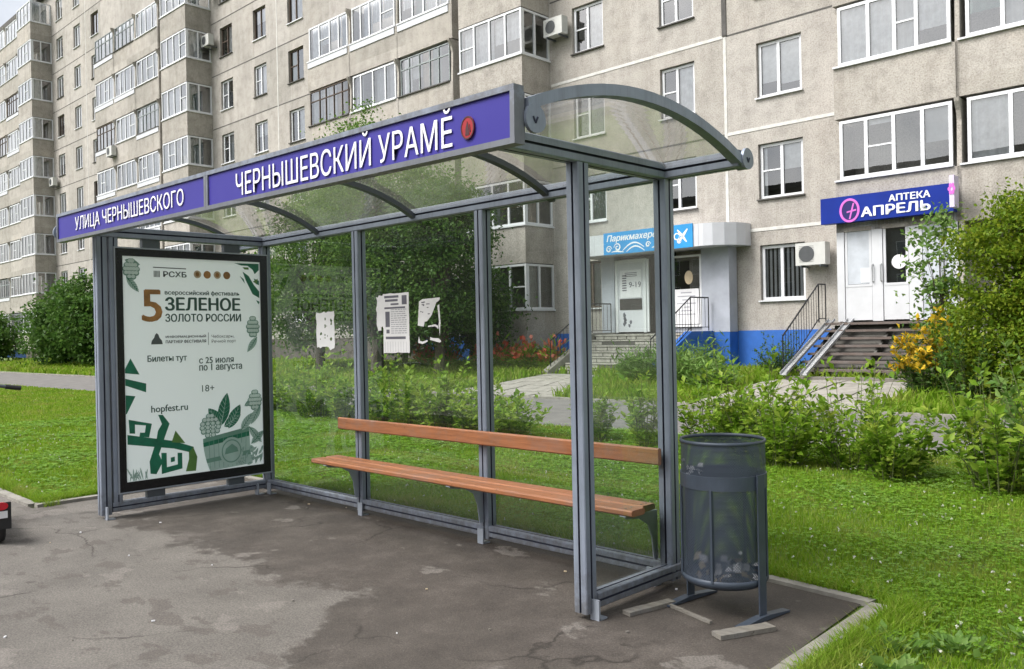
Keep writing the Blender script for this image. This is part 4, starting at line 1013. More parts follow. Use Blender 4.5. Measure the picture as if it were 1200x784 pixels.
PO = (-.0118, iy0+.002, iz0); UY, UZ, UN = (0, 1, 0), (0, 0, 1), (1, 0, 0)
def po(u, v, k=0): return (PO[0]+.0007*k, PO[1]+u, PO[2]+v)
def ptext(s, u0, u1, v0, v1, m, bold=0.): return text('lettering', s, M[m], pst, po(u0, v0, 1), UY, UZ, UN, u1-u0-bold*(v1-v0), v1-v0, bold, .0006)
ptext('РСХБ', .338, .543, 1.708, 1.756, 'p_grey', .09)
ptext('5', .150, .325, 1.325, 1.592, 'p_gold', .06)
ptext('всероссийский фестиваль', .348, 1.035, 1.548, 1.596, 'p_text', .05)
ptext('ЗЕЛЕНОЕ', .348, 1.040, 1.420, 1.533, 'p_text', .09)
ptext('ЗОЛОТО РОССИИ', .348, 1.045, 1.324, 1.392, 'p_text', .06)
ptext('ИНФОРМАЦИОННЫЙ', .348, .708, 1.182, 1.210, 'p_grey', .06)
ptext('ПАРТНЕР ФЕСТИВАЛЯ', .348, .708, 1.139, 1.167, 'p_grey', .06)
ptext('Чебоксары,', .760, .975, 1.172, 1.206, 'p_grey'); ptext('Речной порт', .760, .99, 1.128, 1.164, 'p_grey')
ptext('Билеты тут', .19, .53, .972, 1.04, 'p_text', .04)
ptext('с 25 июля', .64, .965, .955, 1.01, 'p_text', .04); ptext('по 1 августа', .64, 1.045, .875, .95, 'p_text', .04)
ptext('18+', .662, .775, .706, .764, 'p_text'); ptext('hopfest.ru', .212, .53, .540, .616, 'p_text', .03)
PPN = [0]
def pp(mb, poly, k=1):
    PPN[0] += 1; d_ = .0007*k+.00005*(PPN[0] % 13)
    mb.add([(PO[0]+d_, PO[1]+u, PO[2]+v) for u, v in poly], [tuple(range(len(poly)))])
# small serifs give the heading its slab letter look
mb = MB()
for i in range(5): mb_ = pp(mb, [(.258+i*.011, 1.705), (.265+i*.011, 1.705), (.265+i*.011, 1.758), (.258+i*.011, 1.758)])
pp(mb, [(.253, 1.783), (.54, 1.780), (.54, 1.788), (.253, 1.791)])
pp(mb, [(.728, 1.117), (.732, 1.117), (.732, 1.228), (.728, 1.228)])
pp(mb, [(.223, 1.134), (.322, 1.134), (.315, 1.165), (.295, 1.19), (.287, 1.215), (.272, 1.229), (.258, 1.215), (.25, 1.19), (.23, 1.165)])
mb.build('logo_mark', M['p_grey'], pst)
mb = MB()
for u, m_ in ((.641, 0), (.825, 0)): pp(mb, [(u+.034*math.cos(a), 1.740+.034*math.sin(a)) for a in np.linspace(0, 2*PI, 18, False)])
mb.build('medal', M['p_tan'], pst); mb = MB()
for u in (.731, .915): pp(mb, [(u+.034*math.cos(a), 1.739+.034*math.sin(a)) for a in np.linspace(0, 2*PI, 18, False)])
for u in (.641, .825): pp(mb, [(u+.018*math.cos(a), 1.740+.022*math.sin(a)) for a in np.linspace(0, 2*PI, 7, False)], 2)
mb.build('medal', M['p_gold'], pst)
# green geometric ornament
mb = MB(); W1, H1 = iy1-iy0-.006, iz1-iz0
for poly in ([(.004, .935), (.05, 1.022), (.121, .885), (.004, .90)], [(.004, .856), (.175, .806), (.173, .733), (.004, .799)], [(.004, .719), (.084, .706), (.012, .565), (.004, .56)],
             [(.27, .535), (.309, .532), (.366, .452), (.33, .36), (.27, .20), (.30, .13), (.245, .035), (.195, .045), (.19, .15), (.25, .32), (.265, .40), (.30, .455)],
             [(.012, .39), (.012, .31), (.40, .235), (.57, .177), (.575, .23), (.40, .30)],
             [(.03, .40), (.075, .395), (.075, .47), (.165, .455), (.155, .395), (.115, .40), (.11, .365), (.19, .352), (.215, .465), (.024, .515)],
             [(.29, .21), (.29, .03), (.47, .055), (.47, .19), (.43, .195), (.43, .095), (.335, .083), (.335, .205)], [(.37, .12), (.405, .125), (.405, .165), (.37, .16)]): pp(mb, poly)
for poly in ([(.988, 1.854), (1.232, 1.857), (1.232, 1.80), (1.19, 1.76), (1.17, 1.80), (1.12, 1.835), (1.06, 1.835)], [(1.13, 1.74), (1.18, 1.66), (1.232, 1.60), (1.232, 1.54), (1.165, 1.575), (1.10, 1.70), (1.07, 1.78)],
             [(1.04, 1.74), (1.09, 1.67), (1.08, 1.71)], [(1.18, 1.72), (1.232, 1.70), (1.232, 1.66), (1.20, 1.67)], [(1.20, 1.52), (1.235, 1.505), (1.222, 1.48)]): pp(mb, poly)
mb.build('ornament', M['p_green'], pst)
mb = MB()
for poly in ([(.416, .388), (.5, .27), (.38, .291)], [(.57, .23), (.605, .14), (.59, .02), (.50, .025), (.53, .13), (.53, .19)]): pp(mb, poly, 2)
for poly in ([(1.09, 1.80), (1.13, 1.80), (1.13, 1.82), (1.07, 1.82)], [(1.17, 1.69), (1.21, 1.67), (1.22, 1.72)]): pp(mb, poly, 2)
mb.build('ornament', M['p_olive'], pst)
# hop leaves, cones and barrel
dk, md_, pl, bgp = MB(), MB(), MB(), MB()
def pleaf(u, v, L, W, ang, base, vein, k=2):
    c, s = math.cos(ang), math.sin(ang); n = 9; up_, lo = [], []
    for i in range(n+1):
        t = i/n; h = W*math.sin(PI*t)**.8*(1-.25*t); up_.append((u+c*L*t-s*h, v+s*L*t+c*h)); lo.append((u+c*L*t+s*h, v+s*L*t-c*h))
    pp(base, up_+lo[::-1][1:-1], k)
    for i in range(1, 7):
        t = i/8; h = W*math.sin(PI*min(1, t+.12))*.8
        for sg_ in (1, -1):
            a = (u+c*L*t, v+s*L*t); b = (u+c*L*(t+.14)-s*h*sg_, v+s*L*(t+.14)+c*h*sg_); w_ = .0035
            pp(vein, [a, (a[0]+w_, a[1]+w_), (b[0]+w_*.5, b[1]+w_*.5), b], k+1)
    pp(vein, [(u-s*.003, v+c*.003), (u+c*L-s*.001, v+s*L+c*.001), (u+c*L+s*.001, v+s*L-c*.001), (u+s*.003, v-c*.003)], k+1)
pleaf(.83, .39, .30, .062, 1.35, dk, pl); pleaf(.84, .40, .20, .055, 2.25, dk, pl); pleaf(.86, .38, .19, .05, .55, dk, pl)
pleaf(.90, .36, .24, .058, 1.05, dk, pl); pleaf(1.02, .33, .20, .045, .9, pl, dk); pleaf(1.12, .20, .17, .04, .7, pl, dk)
def cone(u, v, w_, h_, rows, a, b, k=2):
    for r_ in range(rows):
        t = r_/(rows-1); ww = w_*math.sin(PI*(.18+.72*t)); nn = max(2, int(5*math.sin(PI*(.2+.6*t))))
        for i in range(nn):
            x = u+ww*((i+.5)/nn*2-1); y = v+h_*t
            pp(b, [(x+.026*math.cos(q), y+.024*math.sin(q)) for q in np.linspace(0, 2*PI, 9, False)], k+r_ % 2)
            pp(a, [(x+.018*math.cos(q), y+.003+.016*math.sin(q)) for q in np.linspace(0, 2*PI, 8, False)], k+2+r_ % 2)
cone(.73, .315, .10, .17, 6, bgp, md_); cone(1.165, .53, .06, .14, 5, bgp, md_); cone(1.16, 1.20, .055, .15, 5, bgp, md_); cone(.07, 1.70, .06, .13, 5, bgp, md_)
pleaf(1.22, .55, .2, .04, -2.1, pl, dk); pleaf(1.20, 1.18, .17, .035, -2.2, pl, dk); pleaf(.03, 1.70, .16, .032, -.9, pl, dk); pleaf(.02, 1.84, .13, .03, -.3, md_, pl); pleaf(1.1, .36, .2, .04, -.9, pl, dk); pleaf(1.06, .55, .13, .03, .5, md_, pl)
bar = []
for i in range(8):
    t0, t1 = i/8, (i+1)/8; e = lambda t: (.66+.10*t*t*.6, .29-.29*t); 
    l0, l1 = e(t0), e(t1); r0, r1 = (1.10+.02*t0, .36-.34*t0), (1.10+.02*t1, .36-.34*t1)
    pp(dk if i == 1 else (md_ if i in (0, 5) else pl), [l1, r1, r0, l0], 1)
for i in range(9):
    u0 = .72+.042*i; pp(md_, [(u0, .02), (u0+.004, .02), (u0-.004+.003*i, .30+.006*i), (u0-.008+.003*i, .30+.006*i)], 2)
pp(pl, [(.925+.115*math.cos(a), .155+.125*math.sin(a)) for a in np.linspace(0, 2*PI, 24, False)], 3)
pp(md_, [(.925+.095*math.cos(a), .155+.105*math.sin(a)) for a in np.linspace(0, 2*PI, 24, False)], 4)
pp(pl, [(.925+.085*math.cos(a), .155+.094*math.sin(a)) for a in np.linspace(0, 2*PI, 24, False)], 5)
pp(md_, [(.86, .13), (.99, .145), (.98, .18), (.93, .22), (.87, .18)], 6)
for i in range(26):
    x = random.uniform(1.0, 1.22); y = random.uniform(.01, .14); pleaf(x, y, random.uniform(.05, .1), .012, random.uniform(.3, 2.6), md_, pl, 3)
for i in range(12): x = random.uniform(.02, .17); pleaf(x, .005, random.uniform(.06, .13), .006, random.uniform(1., 2.1), dk, pl, 2)
dk.build('hop_drawing', M['p_green'], pst); md_.build('hop_drawing', M['p_mid'], pst); pl.build('hop_drawing', M['p_pale'], pst); bgp.build('hop_drawing', M['p_mint'], pst)

# bench
bn = tag(empty('bench', (-1.5, .5, 0)), 'orange brown plank bench with one backrest board inside the shelter', 'bench')
def plank(mb, x0, x1, y0, y1, z0, z1, c=.008):
    pr_ = [(y0+c, z0), (y1-c, z0), (y1, z0+c), (y1, z1-c), (y1-c, z1), (y0+c, z1), (y0, z1-c), (y0, z0+c)]
    mb.prism([(a-.5, b) for a, b in pr_], (x0+1.5, 0, 0), (0, 1, 0), (0, 0, 1), (1, 0, 0), x1-x0)
for ya_, yb_ in ((.385, .505), (.525, .645)):
    mb = MB(); plank(mb, -3.14 if ya_ < .5 else -3.15, .01 if ya_ < .5 else -.02, ya_, yb_, .455, .49); mb.build('seat_plank', M['wood'], bn)
mb = MB(); plank(mb, -3.16, .0, .655, .685, .70, .795); mb.build('backrest', M['wood'], bn)
for x in (-2.961, -1.496, -.055):
    mb = MB(); prf = [(.708-.5, .16), (.708-.5, .44), (.40-.5, .448), (.42-.5, .432), (.54-.5, .415), (.62-.5, .37), (.655-.5, .29), (.672-.5, .16)]
    mb.prism(prf, (x+1.5-.004, 0, 0), (0, 1, 0), (0, 0, 1), (1, 0, 0), .008)
    mb.box(x+1.5-.02, x+1.5+.02, .39-.5, .64-.5, .4485, .4545); mb.box(x+1.5-.02, x+1.5+.02, .686-.5, .708-.5, .71, .785)
    mb.build('bracket', M['alu_lt'], bn)
    for yb_ in (.42, .47, .56, .61):
        b_ = MB(); b_.tube([(x+1.5, yb_-.5, .489), (x+1.5, yb_-.5, .4915)], .007, 8); b_.build('screw', M['darkmetal'], bn)

# paper notices stuck on the back glass
def notice(name, x0, x1, z0, z1, label, kind, dy=0.):
    t = tag(empty(name, (x0, YB-.004-dy, z0)), label, 'paper notice', 'paper notices on the back glass')
    return t, x1-x0, z1-z0
def ragged(w, h, n=9, j=.02):
    r_ = random
    return [(w*i/n+r_.uniform(-j, j)*.5, r_.uniform(-j, j)) for i in range(n)]+[(w+r_.uniform(-j, j)*.4, h*i/n) for i in range(n)]+[(w-w*i/n, h+r_.uniform(-j, j)*.5) for i in range(n)]+[(r_.uniform(-j, j)*.4, h-h*i/n) for i in range(n)]
t, w_, h_ = notice('paper_notice', -3.60, -3.325, 1.36, 1.67, 'torn white paper scrap on the glass pane next to the poster case', 'torn')
mb = MB(); mb.prism(ragged(w_, h_), (0, 0, 0), (1, 0, 0), (0, 0, 1), (0, -1, 0), .0012); mb.build('sheet', M['paper'], t)
mb = MB()
for i in range(11):
    x, z = random.uniform(.03, w_-.03), random.uniform(.03, h_-.03); r_ = random.uniform(.006, .017)
    mb.prism([(x+r_*random.uniform(.5, 1.2)*math.cos(a), z+r_*random.uniform(.5, 1.3)*math.sin(a)) for a in np.linspace(0, 2*PI, 8, False)], (0, -.0013, 0), (1, 0, 0), (0, 0, 1), (0, -1, 0), .0003)
mb.build('torn_spots', M['lf_dark'], t)
t, w_, h_ = notice('paper_notice', -2.725, -2.60, 1.51, 1.765, 'blank torn strip of paper stuck left of the printed notice', 'strip')
mb = MB(); mb.prism(ragged(w_, h_, 8, .025), (0, 0, 0), (1, 0, 0), (0, 0, 1), (0, -1, 0), .0012); mb.build('sheet', M['paper'], t)
t, w_, h_ = notice('paper_notice', -2.64, -2.315, 1.325, 1.785, 'printed white notice with a photo and tear off tabs on the middle glass pane', 'print', .002)
mb = MB(); mb.prism(ragged(w_, h_, 7, .004), (0, 0, 0), (1, 0, 0), (0, 0, 1), (0, -1, 0), .0012); mb.build('sheet', M['paper'], t)
mb = MB(); mc = MB()
for i, (a, b, hh) in enumerate(((.02, .2, .018), (.03, .19, .018), (.1, .2, .014), (.02, .28, .014))): mb.box(a, b, -.0018, -.0013, h_-.035-i*.028, h_-.035-i*.028+hh)
mb.box(.03, .085, -.0018, -.0013, .2, .32); mb.box(.04, .08, -.0018, -.0013, .15, .18); mb.box(.24, .30, -.0018, -.0013, h_-.09, h_-.02)
for i in range(12):
    x = .1
    while x < .28:
        e = x+random.uniform(.02, .05); mc.box(x, min(e, .295), -.0018, -.0013, .33-i*.0165, .337-i*.0165); x = e+.008
mb.box(.03, .28, -.0018, -.0013, .105, .125)
for i in range(9): mc.box(.02+i*.033, .0225+i*.033, -.0018, -.0013, .005, .085)
mb.build('print', M['ink'], t); mc.build('print', M['ink_lt'], t)
t, w_, h_ = notice('paper_notice', -2.215, -1.945, 1.40, 1.74, 'half torn away white notice beside the right hand mullion of the middle pane', 'torn')
mb = MB(); k_ = ((0, -1, 0), .0012)
mb.prism([(0, .13), (.02, .31), (.06, .325), (.26, .33), (.255, .31), (.22, .295), (.16, .2), (.11, .16), (.08, .155), (.07, .12)], (0, 0, 0), (1, 0, 0), (0, 0, 1), *k_)
mb.prism([(.23, .27), (.25, .28), (.262, .15), (.25, .05), (.245, .12), (.20, .135), (.12, .125), (.12, .115), (.2, .12), (.235, .10), (.245, .16)], (0, 0, 0), (1, 0, 0), (0, 0, 1), *k_)
mb.prism([(.01, .05), (.0, .0), (.05, -.01), (.11, .008), (.11, .02), (.05, .008), (.02, .015)], (0, 0, 0), (1, 0, 0), (0, 0, 1), *k_)
mb.prism([(.14, .02), (.25, .0), (.265, .01), (.24, .03), (.17, .035), (.14, .04)], (0, 0, 0), (1, 0, 0), (0, 0, 1), *k_)
mb.build('sheet', M['paper'], t)
mb = MB()
for i in range(9): x, z = random.uniform(.03, .12), random.uniform(.2, .3); mb.box(x, x+random.uniform(.01, .04), -.0018, -.0013, z, z+.007)
mb.build('print', M['ink'], t)

# ------------------------------------------------------------------ litter bin
BX, BY = .456, .575
bi = tag(empty('litter_bin', (BX, BY, .012), math.radians(-6.6)), 'blue grey mesh cylinder litter bin on two flat legs beside the shelter', 'litter bin')
R_ = .212
mb = MB()
def helix(mb, z0, z1, nst, turns, dirn, wd):
    seg = 20
    for k in range(nst):
        for i in range(seg):
            a0 = 2*PI*k/nst+dirn*turns*2*PI*i/seg; a1 = 2*PI*k/nst+dirn*turns*2*PI*(i+1)/seg; za, zb = z0+(z1-z0)*i/seg, z0+(z1-z0)*(i+1)/seg; da_ = wd/R_
            mb.add([(R_*math.cos(a0), R_*math.sin(a0), za), (R_*math.cos(a0+da_), R_*math.sin(a0+da_), za), (R_*math.cos(a1+da_), R_*math.sin(a1+da_), zb), (R_*math.cos(a1), R_*math.sin(a1), zb)], [(0, 1, 2, 3)])
helix(mb, .175, .88, 100, .5, 1, .0058); helix(mb, .175, .88, 100, .5, -1, .0058)
mb.build('mesh_basket', M['bin'], bi)
mb = MB(); mb.lathe([(R_+.001, .868), (R_+.005, .869), (R_+.006, .878), (R_+.002, .886), (R_-.005, .884), (R_-.005, .869)], (0, 0, 0), 48, True); mb.build('rim', M['bin'], bi, True)
mb = MB(); mb.lathe([(R_+.006, .645), (R_+.006, .715), (R_-.002, .715), (R_-.002, .645)], (0, 0, 0), 64, True); mb.build('band', M['bin'], bi)
mb = MB(); mb.lathe([(R_+.002, .20), (R_+.006, .198), (R_+.006, .175), (R_-.02, .152), (R_-.08, .14), (.001, .135)], (0, 0, 0), 48); mb.build('base_pan', M['bin'], bi, True)
for sx in (-1, 1):
    mb = MB(); mb.box(sx*(R_+.010), sx*(R_+.018), -.028, .028, .022, .72); mb.build('leg', M['bin'], bi)
    mb = MB(); mb.prism([(-.20, .0), (.20, .0), (.20, .008), (.035, .022), (-.035, .022), (-.20, .008)], (sx*(R_-.008), 0, .004), (0, 1, 0), (0, 0, 1), (sx, 0, 0), .045); mb.build('base_bar', M['bin'], bi)
mb = MB()
for a in (-2.3, -1.2, .35, 1.7): mb.box((R_+.003)*math.cos(a)-.006, (R_+.003)*math.cos(a)+.006, (R_+.003)*math.sin(a)-.006, (R_+.003)*math.sin(a)+.006, .19, .65)
each(mb, 'stay', M['bin'], bi)
# rubbish in the bin
mb = MB()
for i in range(50):
    a, r_, z = random.uniform(0, 2*PI), .185*math.sqrt(random.random()), random.uniform(.0, .10)*1.; q = Vector((random.uniform(-1, 1), random.uniform(-1, 1), random.uniform(-1, 1))).normalized(); u_ = q.orthogonal().normalized(); v_ = q.cross(u_)
    c = Vector((r_*math.cos(a), r_*math.sin(a), z)); s_ = random.uniform(.012, .032)
    P = [c+u_*s_*random.uniform(.6, 1.2), c+v_*s_*random.uniform(.6, 1.2)+q*s_*.4, c-u_*s_*random.uniform(.6, 1.2), c-v_*s_*random.uniform(.6, 1.2)-q*s_*.4]
    mb.m = random.choice((0, 0, 0, 1, 2)); mb.add(P, [(0, 1, 2), (0, 2, 3)])
o_ = mb.build('rubbish_heap', [M['paper'], M['cur_beige'], M['p_tan']]); o_.location = (BX, BY, .165); tag(o_, 'heap of crumpled pale paper rubbish at the bottom of the mesh bin', 'rubbish')
mb = MB()
for i in range(14):
    c = Vector((BX-.10+random.uniform(-.05, .05), BY-.13+random.uniform(-.01, .01), .77-.02*(i % 4)+random.uniform(-.02, .02))); q = Vector((random.uniform(-1, 1), random.uniform(-1, 1), random.uniform(-1, 1))).normalized(); u_ = q.orthogonal().normalized(); v_ = q.cross(u_); s_ = random.uniform(.010, .02)
    mb.add([c+u_*s_, c+v_*s_+q*s_*.5, c-u_*s_, c-v_*s_-q*s_*.5], [(0, 1, 2), (0, 2, 3)])
o_ = mb.build('wrapper', M['paper'], None, False, (BX-.13, BY-.1, .765)); tag(o_, 'crumpled white wrapper caught in the upper mesh of the bin', 'wrapper')
# timber under the bin
def board(a, b, wd, th, m, label, z=.014):
    mb = MB(); a, b = Vector((*a, z)), Vector((*b, z)); d = (b-a); c = (a+b)/2; u = d.normalized(); s_ = Vector((-u.y, u.x, 0)); n = 8
    prof = [[(c-c)+u*(d.length*(i/n-.5))+s_*(e*wd/2*random.uniform(.85, 1.08)) for i in range(n+1)] for e in (-1, 1)]
    poly = [(p.x, p.y) for p in prof[0]]+[(p.x, p.y) for p in prof[1][::-1]]
    mb.prism(poly, (0, 0, 0), (1, 0, 0), (0, 1, 0), (0, 0, 1), th)
    o = mb.build('timber_offcut', m, None); o.location = c
    tag(o, label, 'timber', 'wood scraps under the bin')
board((.64, .18), (.77, .46), .075, .022, M['oldwood'], 'weathered grey plank under the right base bar of the bin')
board((.13, .16), (.20, .47), .06, .02, M['oldwood'], 'small weathered plank near the left base bar of the bin')
board((.22, .42), (.52, .33), .020, .014, M['oldwood'], 'thin pale batten lying between the two bin base bars')
# debris specks
mb = MB()
for i in range(26):
    x, y = random.uniform(-4.4, .9), random.uniform(-2.4, 1.05); s_ = random.uniform(.003, .010); a = random.uniform(0, PI); mb.m = random.choice((0, 0, 1, 2))
    mb.obox((x, y, .0165), (math.cos(a), math.sin(a), 0), (-math.sin(a), math.cos(a), 0), (0, 0, 1), s_, s_*random.uniform(.3, .8), .003)
o_ = mb.build('litter_specks', [M['paper'], M['oldwood'], M['p_tan']]); tag(o_, 'small pale litter specks scattered on the asphalt', 'litter', None, 'stuff')

# ------------------------------------------------------------------ scooter parked at the left edge
hd = Vector((-.993, .10, 0)).normalized(); ha = math.atan2(hd.y, hd.x)
sk = tag(empty('electric_scooter', (-4.25, -1.545, .012), ha), 'black electric kick scooter with red tail light at the left edge', 'scooter')
mb = MB(); mb.lathe([(.085, -.035), (.115, -.032), (.125, -.012), (.125, .012), (.115, .032), (.085, .035)], (0, 0, 0), 28, True)
wv = [(x, z, y) for x, y, z in mb.v]
for nm, x in (('wheel', 0.), ('wheel', 1.02)):
    m2 = MB(); m2.v = [(a+x, b, c+.125) for a, b, c in wv]; m2.f = mb.f; m2.mi = mb.mi; wo = m2.build(nm, M['rubber'], sk, True)
    m3 = MB(); m3.tube([(x, -.03, .125), (x, .03, .125)], .083, 20); m3.build('rim', M['darkmetal'], wo)
mb = MB()
for i in range(9):
    a0, a1 = math.radians(50+i*14), math.radians(50+(i+1)*14); r_ = .15
    mb.add([(r_*math.cos(a0), -.06, .125+r_*math.sin(a0)), (r_*math.cos(a0), .06, .125+r_*math.sin(a0)), (r_*math.cos(a1), .06, .125+r_*math.sin(a1)), (r_*math.cos(a1), -.06, .125+r_*math.sin(a1))], [(0, 1, 2, 3)])
mb.box(-.16, -.145, -.06, .06, .12, .31); mb.build('fender', M['rubber'], sk)
mb = MB(); mb.prism([(.040*math.cos(a), .028*math.sin(a)) for a in np.linspace(0, 2*PI, 20, False)], (-.1605, 0, .287), (0, 1, 0), (0, 0, 1), (-1, 0, 0), .012); mb.build('tail_light', M['lens_red'], sk)
mb = MB(); mb.box(-.168, -.1605, -.036, .036, .20, .25); mb.build('plate', M['paper'], sk)
mb = MB(); mb.box(.12, .86, -.085, .085, .13, .19); mb.box(.15, .8, -.08, .08, .19, .196); mb.build('deck', M['black'], sk)
mb = MB(); mb.tube([(.84, 0, .16), (.95, 0, .30), (.88, 0, 1.09)], .03, 10); mb.bar((.95, 0, .3), (1.02, 0, .13), .05, .02); mb.build('stem', M['darkmetal'], sk)
mb = MB(); mb.tube([(.86, -.30, 1.075), (.875, -.15, 1.10), (.88, 0, 1.10), (.875, .15, 1.10), (.86, .30, 1.075)], .014, 8); hb = mb.build('handlebar', M['darkmetal'], sk)
for s_ in (-1, 1):
    mb = MB(); mb.tube([(.857, s_*.31, 1.073), (.868, s_*.2, 1.09)], .019, 8); mb.build('grip', M['rubber'], hb)
    mb = MB(); mb.tube([(.89, s_*.14, 1.10), (.93, s_*.18, 1.095), (.92, s_*.28, 1.07)], .007, 6); mb.build('brake_lever', M['galv'], hb)

# ------------------------------------------------------------------ vegetation
def shrub(x, y, hgt, spread, nst, lpst, L, W, m, label, cat='shrub', group=None, name='shrub', tipdens=1., seed=0, flowers=None, lean=.25):
    global rng
    rng = np.random.default_rng(seed+100)
    z0 = ground_z(x, y); t = tag(empty(name, (x, y, z0)), label, cat, group)
    mb = MB(); P, D = [], []
    for i in range(nst):
        whip = rng.random() < .16
        a = rng.uniform(0, 2*PI); r0 = spread*.35*math.sqrt(rng.random()); b = Vector((r0*math.cos(a), r0*math.sin(a), 0))
        h = hgt*(rng.uniform(1.05, 1.38) if whip else rng.uniform(.42, 1.0)); out_ = spread*rng.uniform(.15, .8)*(1-.3*(h/hgt)); a2 = a+rng.normal()*.5
        tip = b+Vector((out_*math.cos(a2), out_*math.sin(a2), h)); mid = (b+tip)/2+Vector((-.12*out_*math.cos(a2), -.12*out_*math.sin(a2), h*.1))
        n = 7; path = [b*(1-q)**2+mid*2*q*(1-q)+tip*q*q for q in np.linspace(0, 1, n)]
        mb.tube(path, [.007*hgt/.9*(1-.75*q) for q in np.linspace(0, 1, n)], 5, False)
        for j in range(int(lpst*(.6 if whip else rng.uniform(.6, 1.2)))):
            q = rng.uniform(.05, 1)**.85; p = b*(1-q)**2+mid*2*q*(1-q)+tip*q*q
            an = rng.uniform(0, 2*PI); d = Vector((math.cos(an), math.sin(an), rng.uniform(-.15, .9) if q < .93 else 1.2))
            off = rng.uniform(0, .10)*(1-.6*q)*spread
            P.append(tuple(p+Vector((math.cos(an), math.sin(an), rng.uniform(-.3, .3)))*off)); D.append(tuple(d))
    P, D = np.array(P), np.array(D); n = len(P)
    Nn = np.array([0, 0, 1.])+rng.normal(size=(n, 3))*.45
    mb.build('stems', M['stem'], t)
    s_ = rng.uniform(.4, 1.25, n)
    leaves('foliage', P, D, Nn, L*s_*1.12, W*s_*1.2, m, t)
    if flowers:
        k = rng.choice(n, flowers[1]); F_ = P[k]+rng.normal(size=(flowers[1], 3))*.02; F_[:, 2] += .02 if flowers[0] != 'fl_orange' else .16
        F_ = F_[F_[:, 2] > hgt*.45]
        leaves('flowers', F_, rdir(len(F_), .8), rdir(len(F_)), flowers[2], flowers[2]*.7, M[flowers[0]], t)
    return t
def tree(x, y, blobs, trunk_h, trunk_r, nl, clumps, csz, L, m, label, group=None, name='tree', seed=0):
    global rng
    rng = np.random.default_rng(seed+500)
    z0 = ground_z(x, y); t = tag(empty(name, (x, y, z0)), label, 'tree', group)
    wts = np.array([b[6] for b in blobs], float); wts /= wts.sum()
    C_ = []
    for i in range(clumps):
        b = blobs[rng.choice(len(blobs), p=wts)]; d = rdir(1)[0]; r_ = rng.uniform(.35, 1.05)**.6
        C_.append((b[0]+d[0]*b[3]*r_, b[1]+d[1]*b[4]*r_, max(.25, b[2]+d[2]*b[5]*r_)))
    C_ = np.array(C_)
    mb = MB(); top = max(b[2] for b in blobs)
    mb.tube([(0, 0, -.1), (.05, .02, trunk_h*.5), (.0, .05, trunk_h), (.1, 0, max(trunk_h*1.2, top))], [trunk_r*1.15, trunk_r, trunk_r*.8, trunk_r*.25], 9)
    for c in C_[rng.choice(len(C_), min(26, len(C_)), False)]:
        zb = min(trunk_h*rng.uniform(.5, 1.25), c[2]*.9); mid = (c[0]*.45, c[1]*.45, zb+(c[2]-zb)*.62)
        mb.tube([(0, 0, zb), mid, tuple(c)], [trunk_r*.4, trunk_r*.22, trunk_r*.05], 6, False)
    mb.build('trunk', M['bark'], t)
    per = nl//clumps; P = np.repeat(C_, per, 0)+rng.normal(size=(clumps*per, 3))*np.array([csz, csz, csz*.62])*rng.uniform(.5, 1.3, (clumps, 1)).repeat(per, 0)
    P = P[P[:, 2] > .1]
    n = len(P); D = rdir(n, -.25); s_ = rng.uniform(.6, 1.2, n)
    leaves('crown', P, D, np.array([0, 0, 1.])+rng.normal(size=(n, 3))*.55, L*s_, L*.62*s_, m, t)
    return t
# lindens between driveway and flats, seen through the back glass
tree(-23.0, 13.2, [(0, 0, 3.9, 2.4, 1.8, 2.6, 1.6), (-1.4, 0, 2.6, 1.6, 1.5, 1.8, 1), (1.6, 0, 5.2, 1.4, 1.3, 1.5, .8)], 1.6, .16, 32000, 280, .33, .12, M['lf_linden'], 'leafy green tree seen through the left back pane beside the poster case', 'trees behind the shelter', seed=1)
tree(-19.4, 13.0, [(0, 0, 5.9, 2.1, 1.8, 2.8, 1.6), (-.6, 0, 3.0, 2.0, 1.6, 1.9, 1), (1.2, 0, 3.6, 1.7, 1.5, 2., 1)], 1.8, .19, 40000, 320, .33, .12, M['lf_linden'], 'tallest green tree, its tip showing above the street name board', 'trees behind the shelter', seed=2)
tree(-16.6, 13.2, [(0, 0, 3.6, 1.9, 1.6, 2.1, 1.4), (.5, 0, 4.6, 1.3, 1.3, 1.2, .7), (-.5, 0, 2.2, 1.7, 1.5, 1.5, .8)], 1.5, .15, 28000, 260, .30, .12, M['lf_dark'], 'dark green tree left of the corner bay, behind the torn notice', 'trees behind the shelter', seed=3)
tree(-21.3, 15.6, [(0, 0, 2.2, 3.2, 1.0, 1.6, 1), (3.5, 0, 2.0, 2.0, .9, 1.4, .7)], 1.0, .10, 16000, 190, .33, .15, M['lf_dark'], 'low dark tree in the shade against the flats behind the other trees', 'trees behind the shelter', seed=9)
# big bushes at far left
tree(-45.5, 13.0, [(0, 0, 2.5, 3.2, 2.2, 2.2, 1.6), (-3.2, 0, 1.6, 2.6, 1.8, 1.4, 1), (2.6, 0, 2.0, 2.6, 2., 1.9, 1)], .7, .14, 26000, 250, .42, .24, M['lf_dark'], 'broad dark bush on the lawn left of the poster case', 'bushes by the driveway', 'bush', seed=4)
tree(-61.5, 12.2, [(0, 0, 1.7, 2.2, 1.8, 1.6, 1)], .6, .12, 9000, 110, .4, .24, M['lf_dark'], 'dark bush at the far left end of the driveway verge', 'bushes by the driveway', 'bush', seed=5)
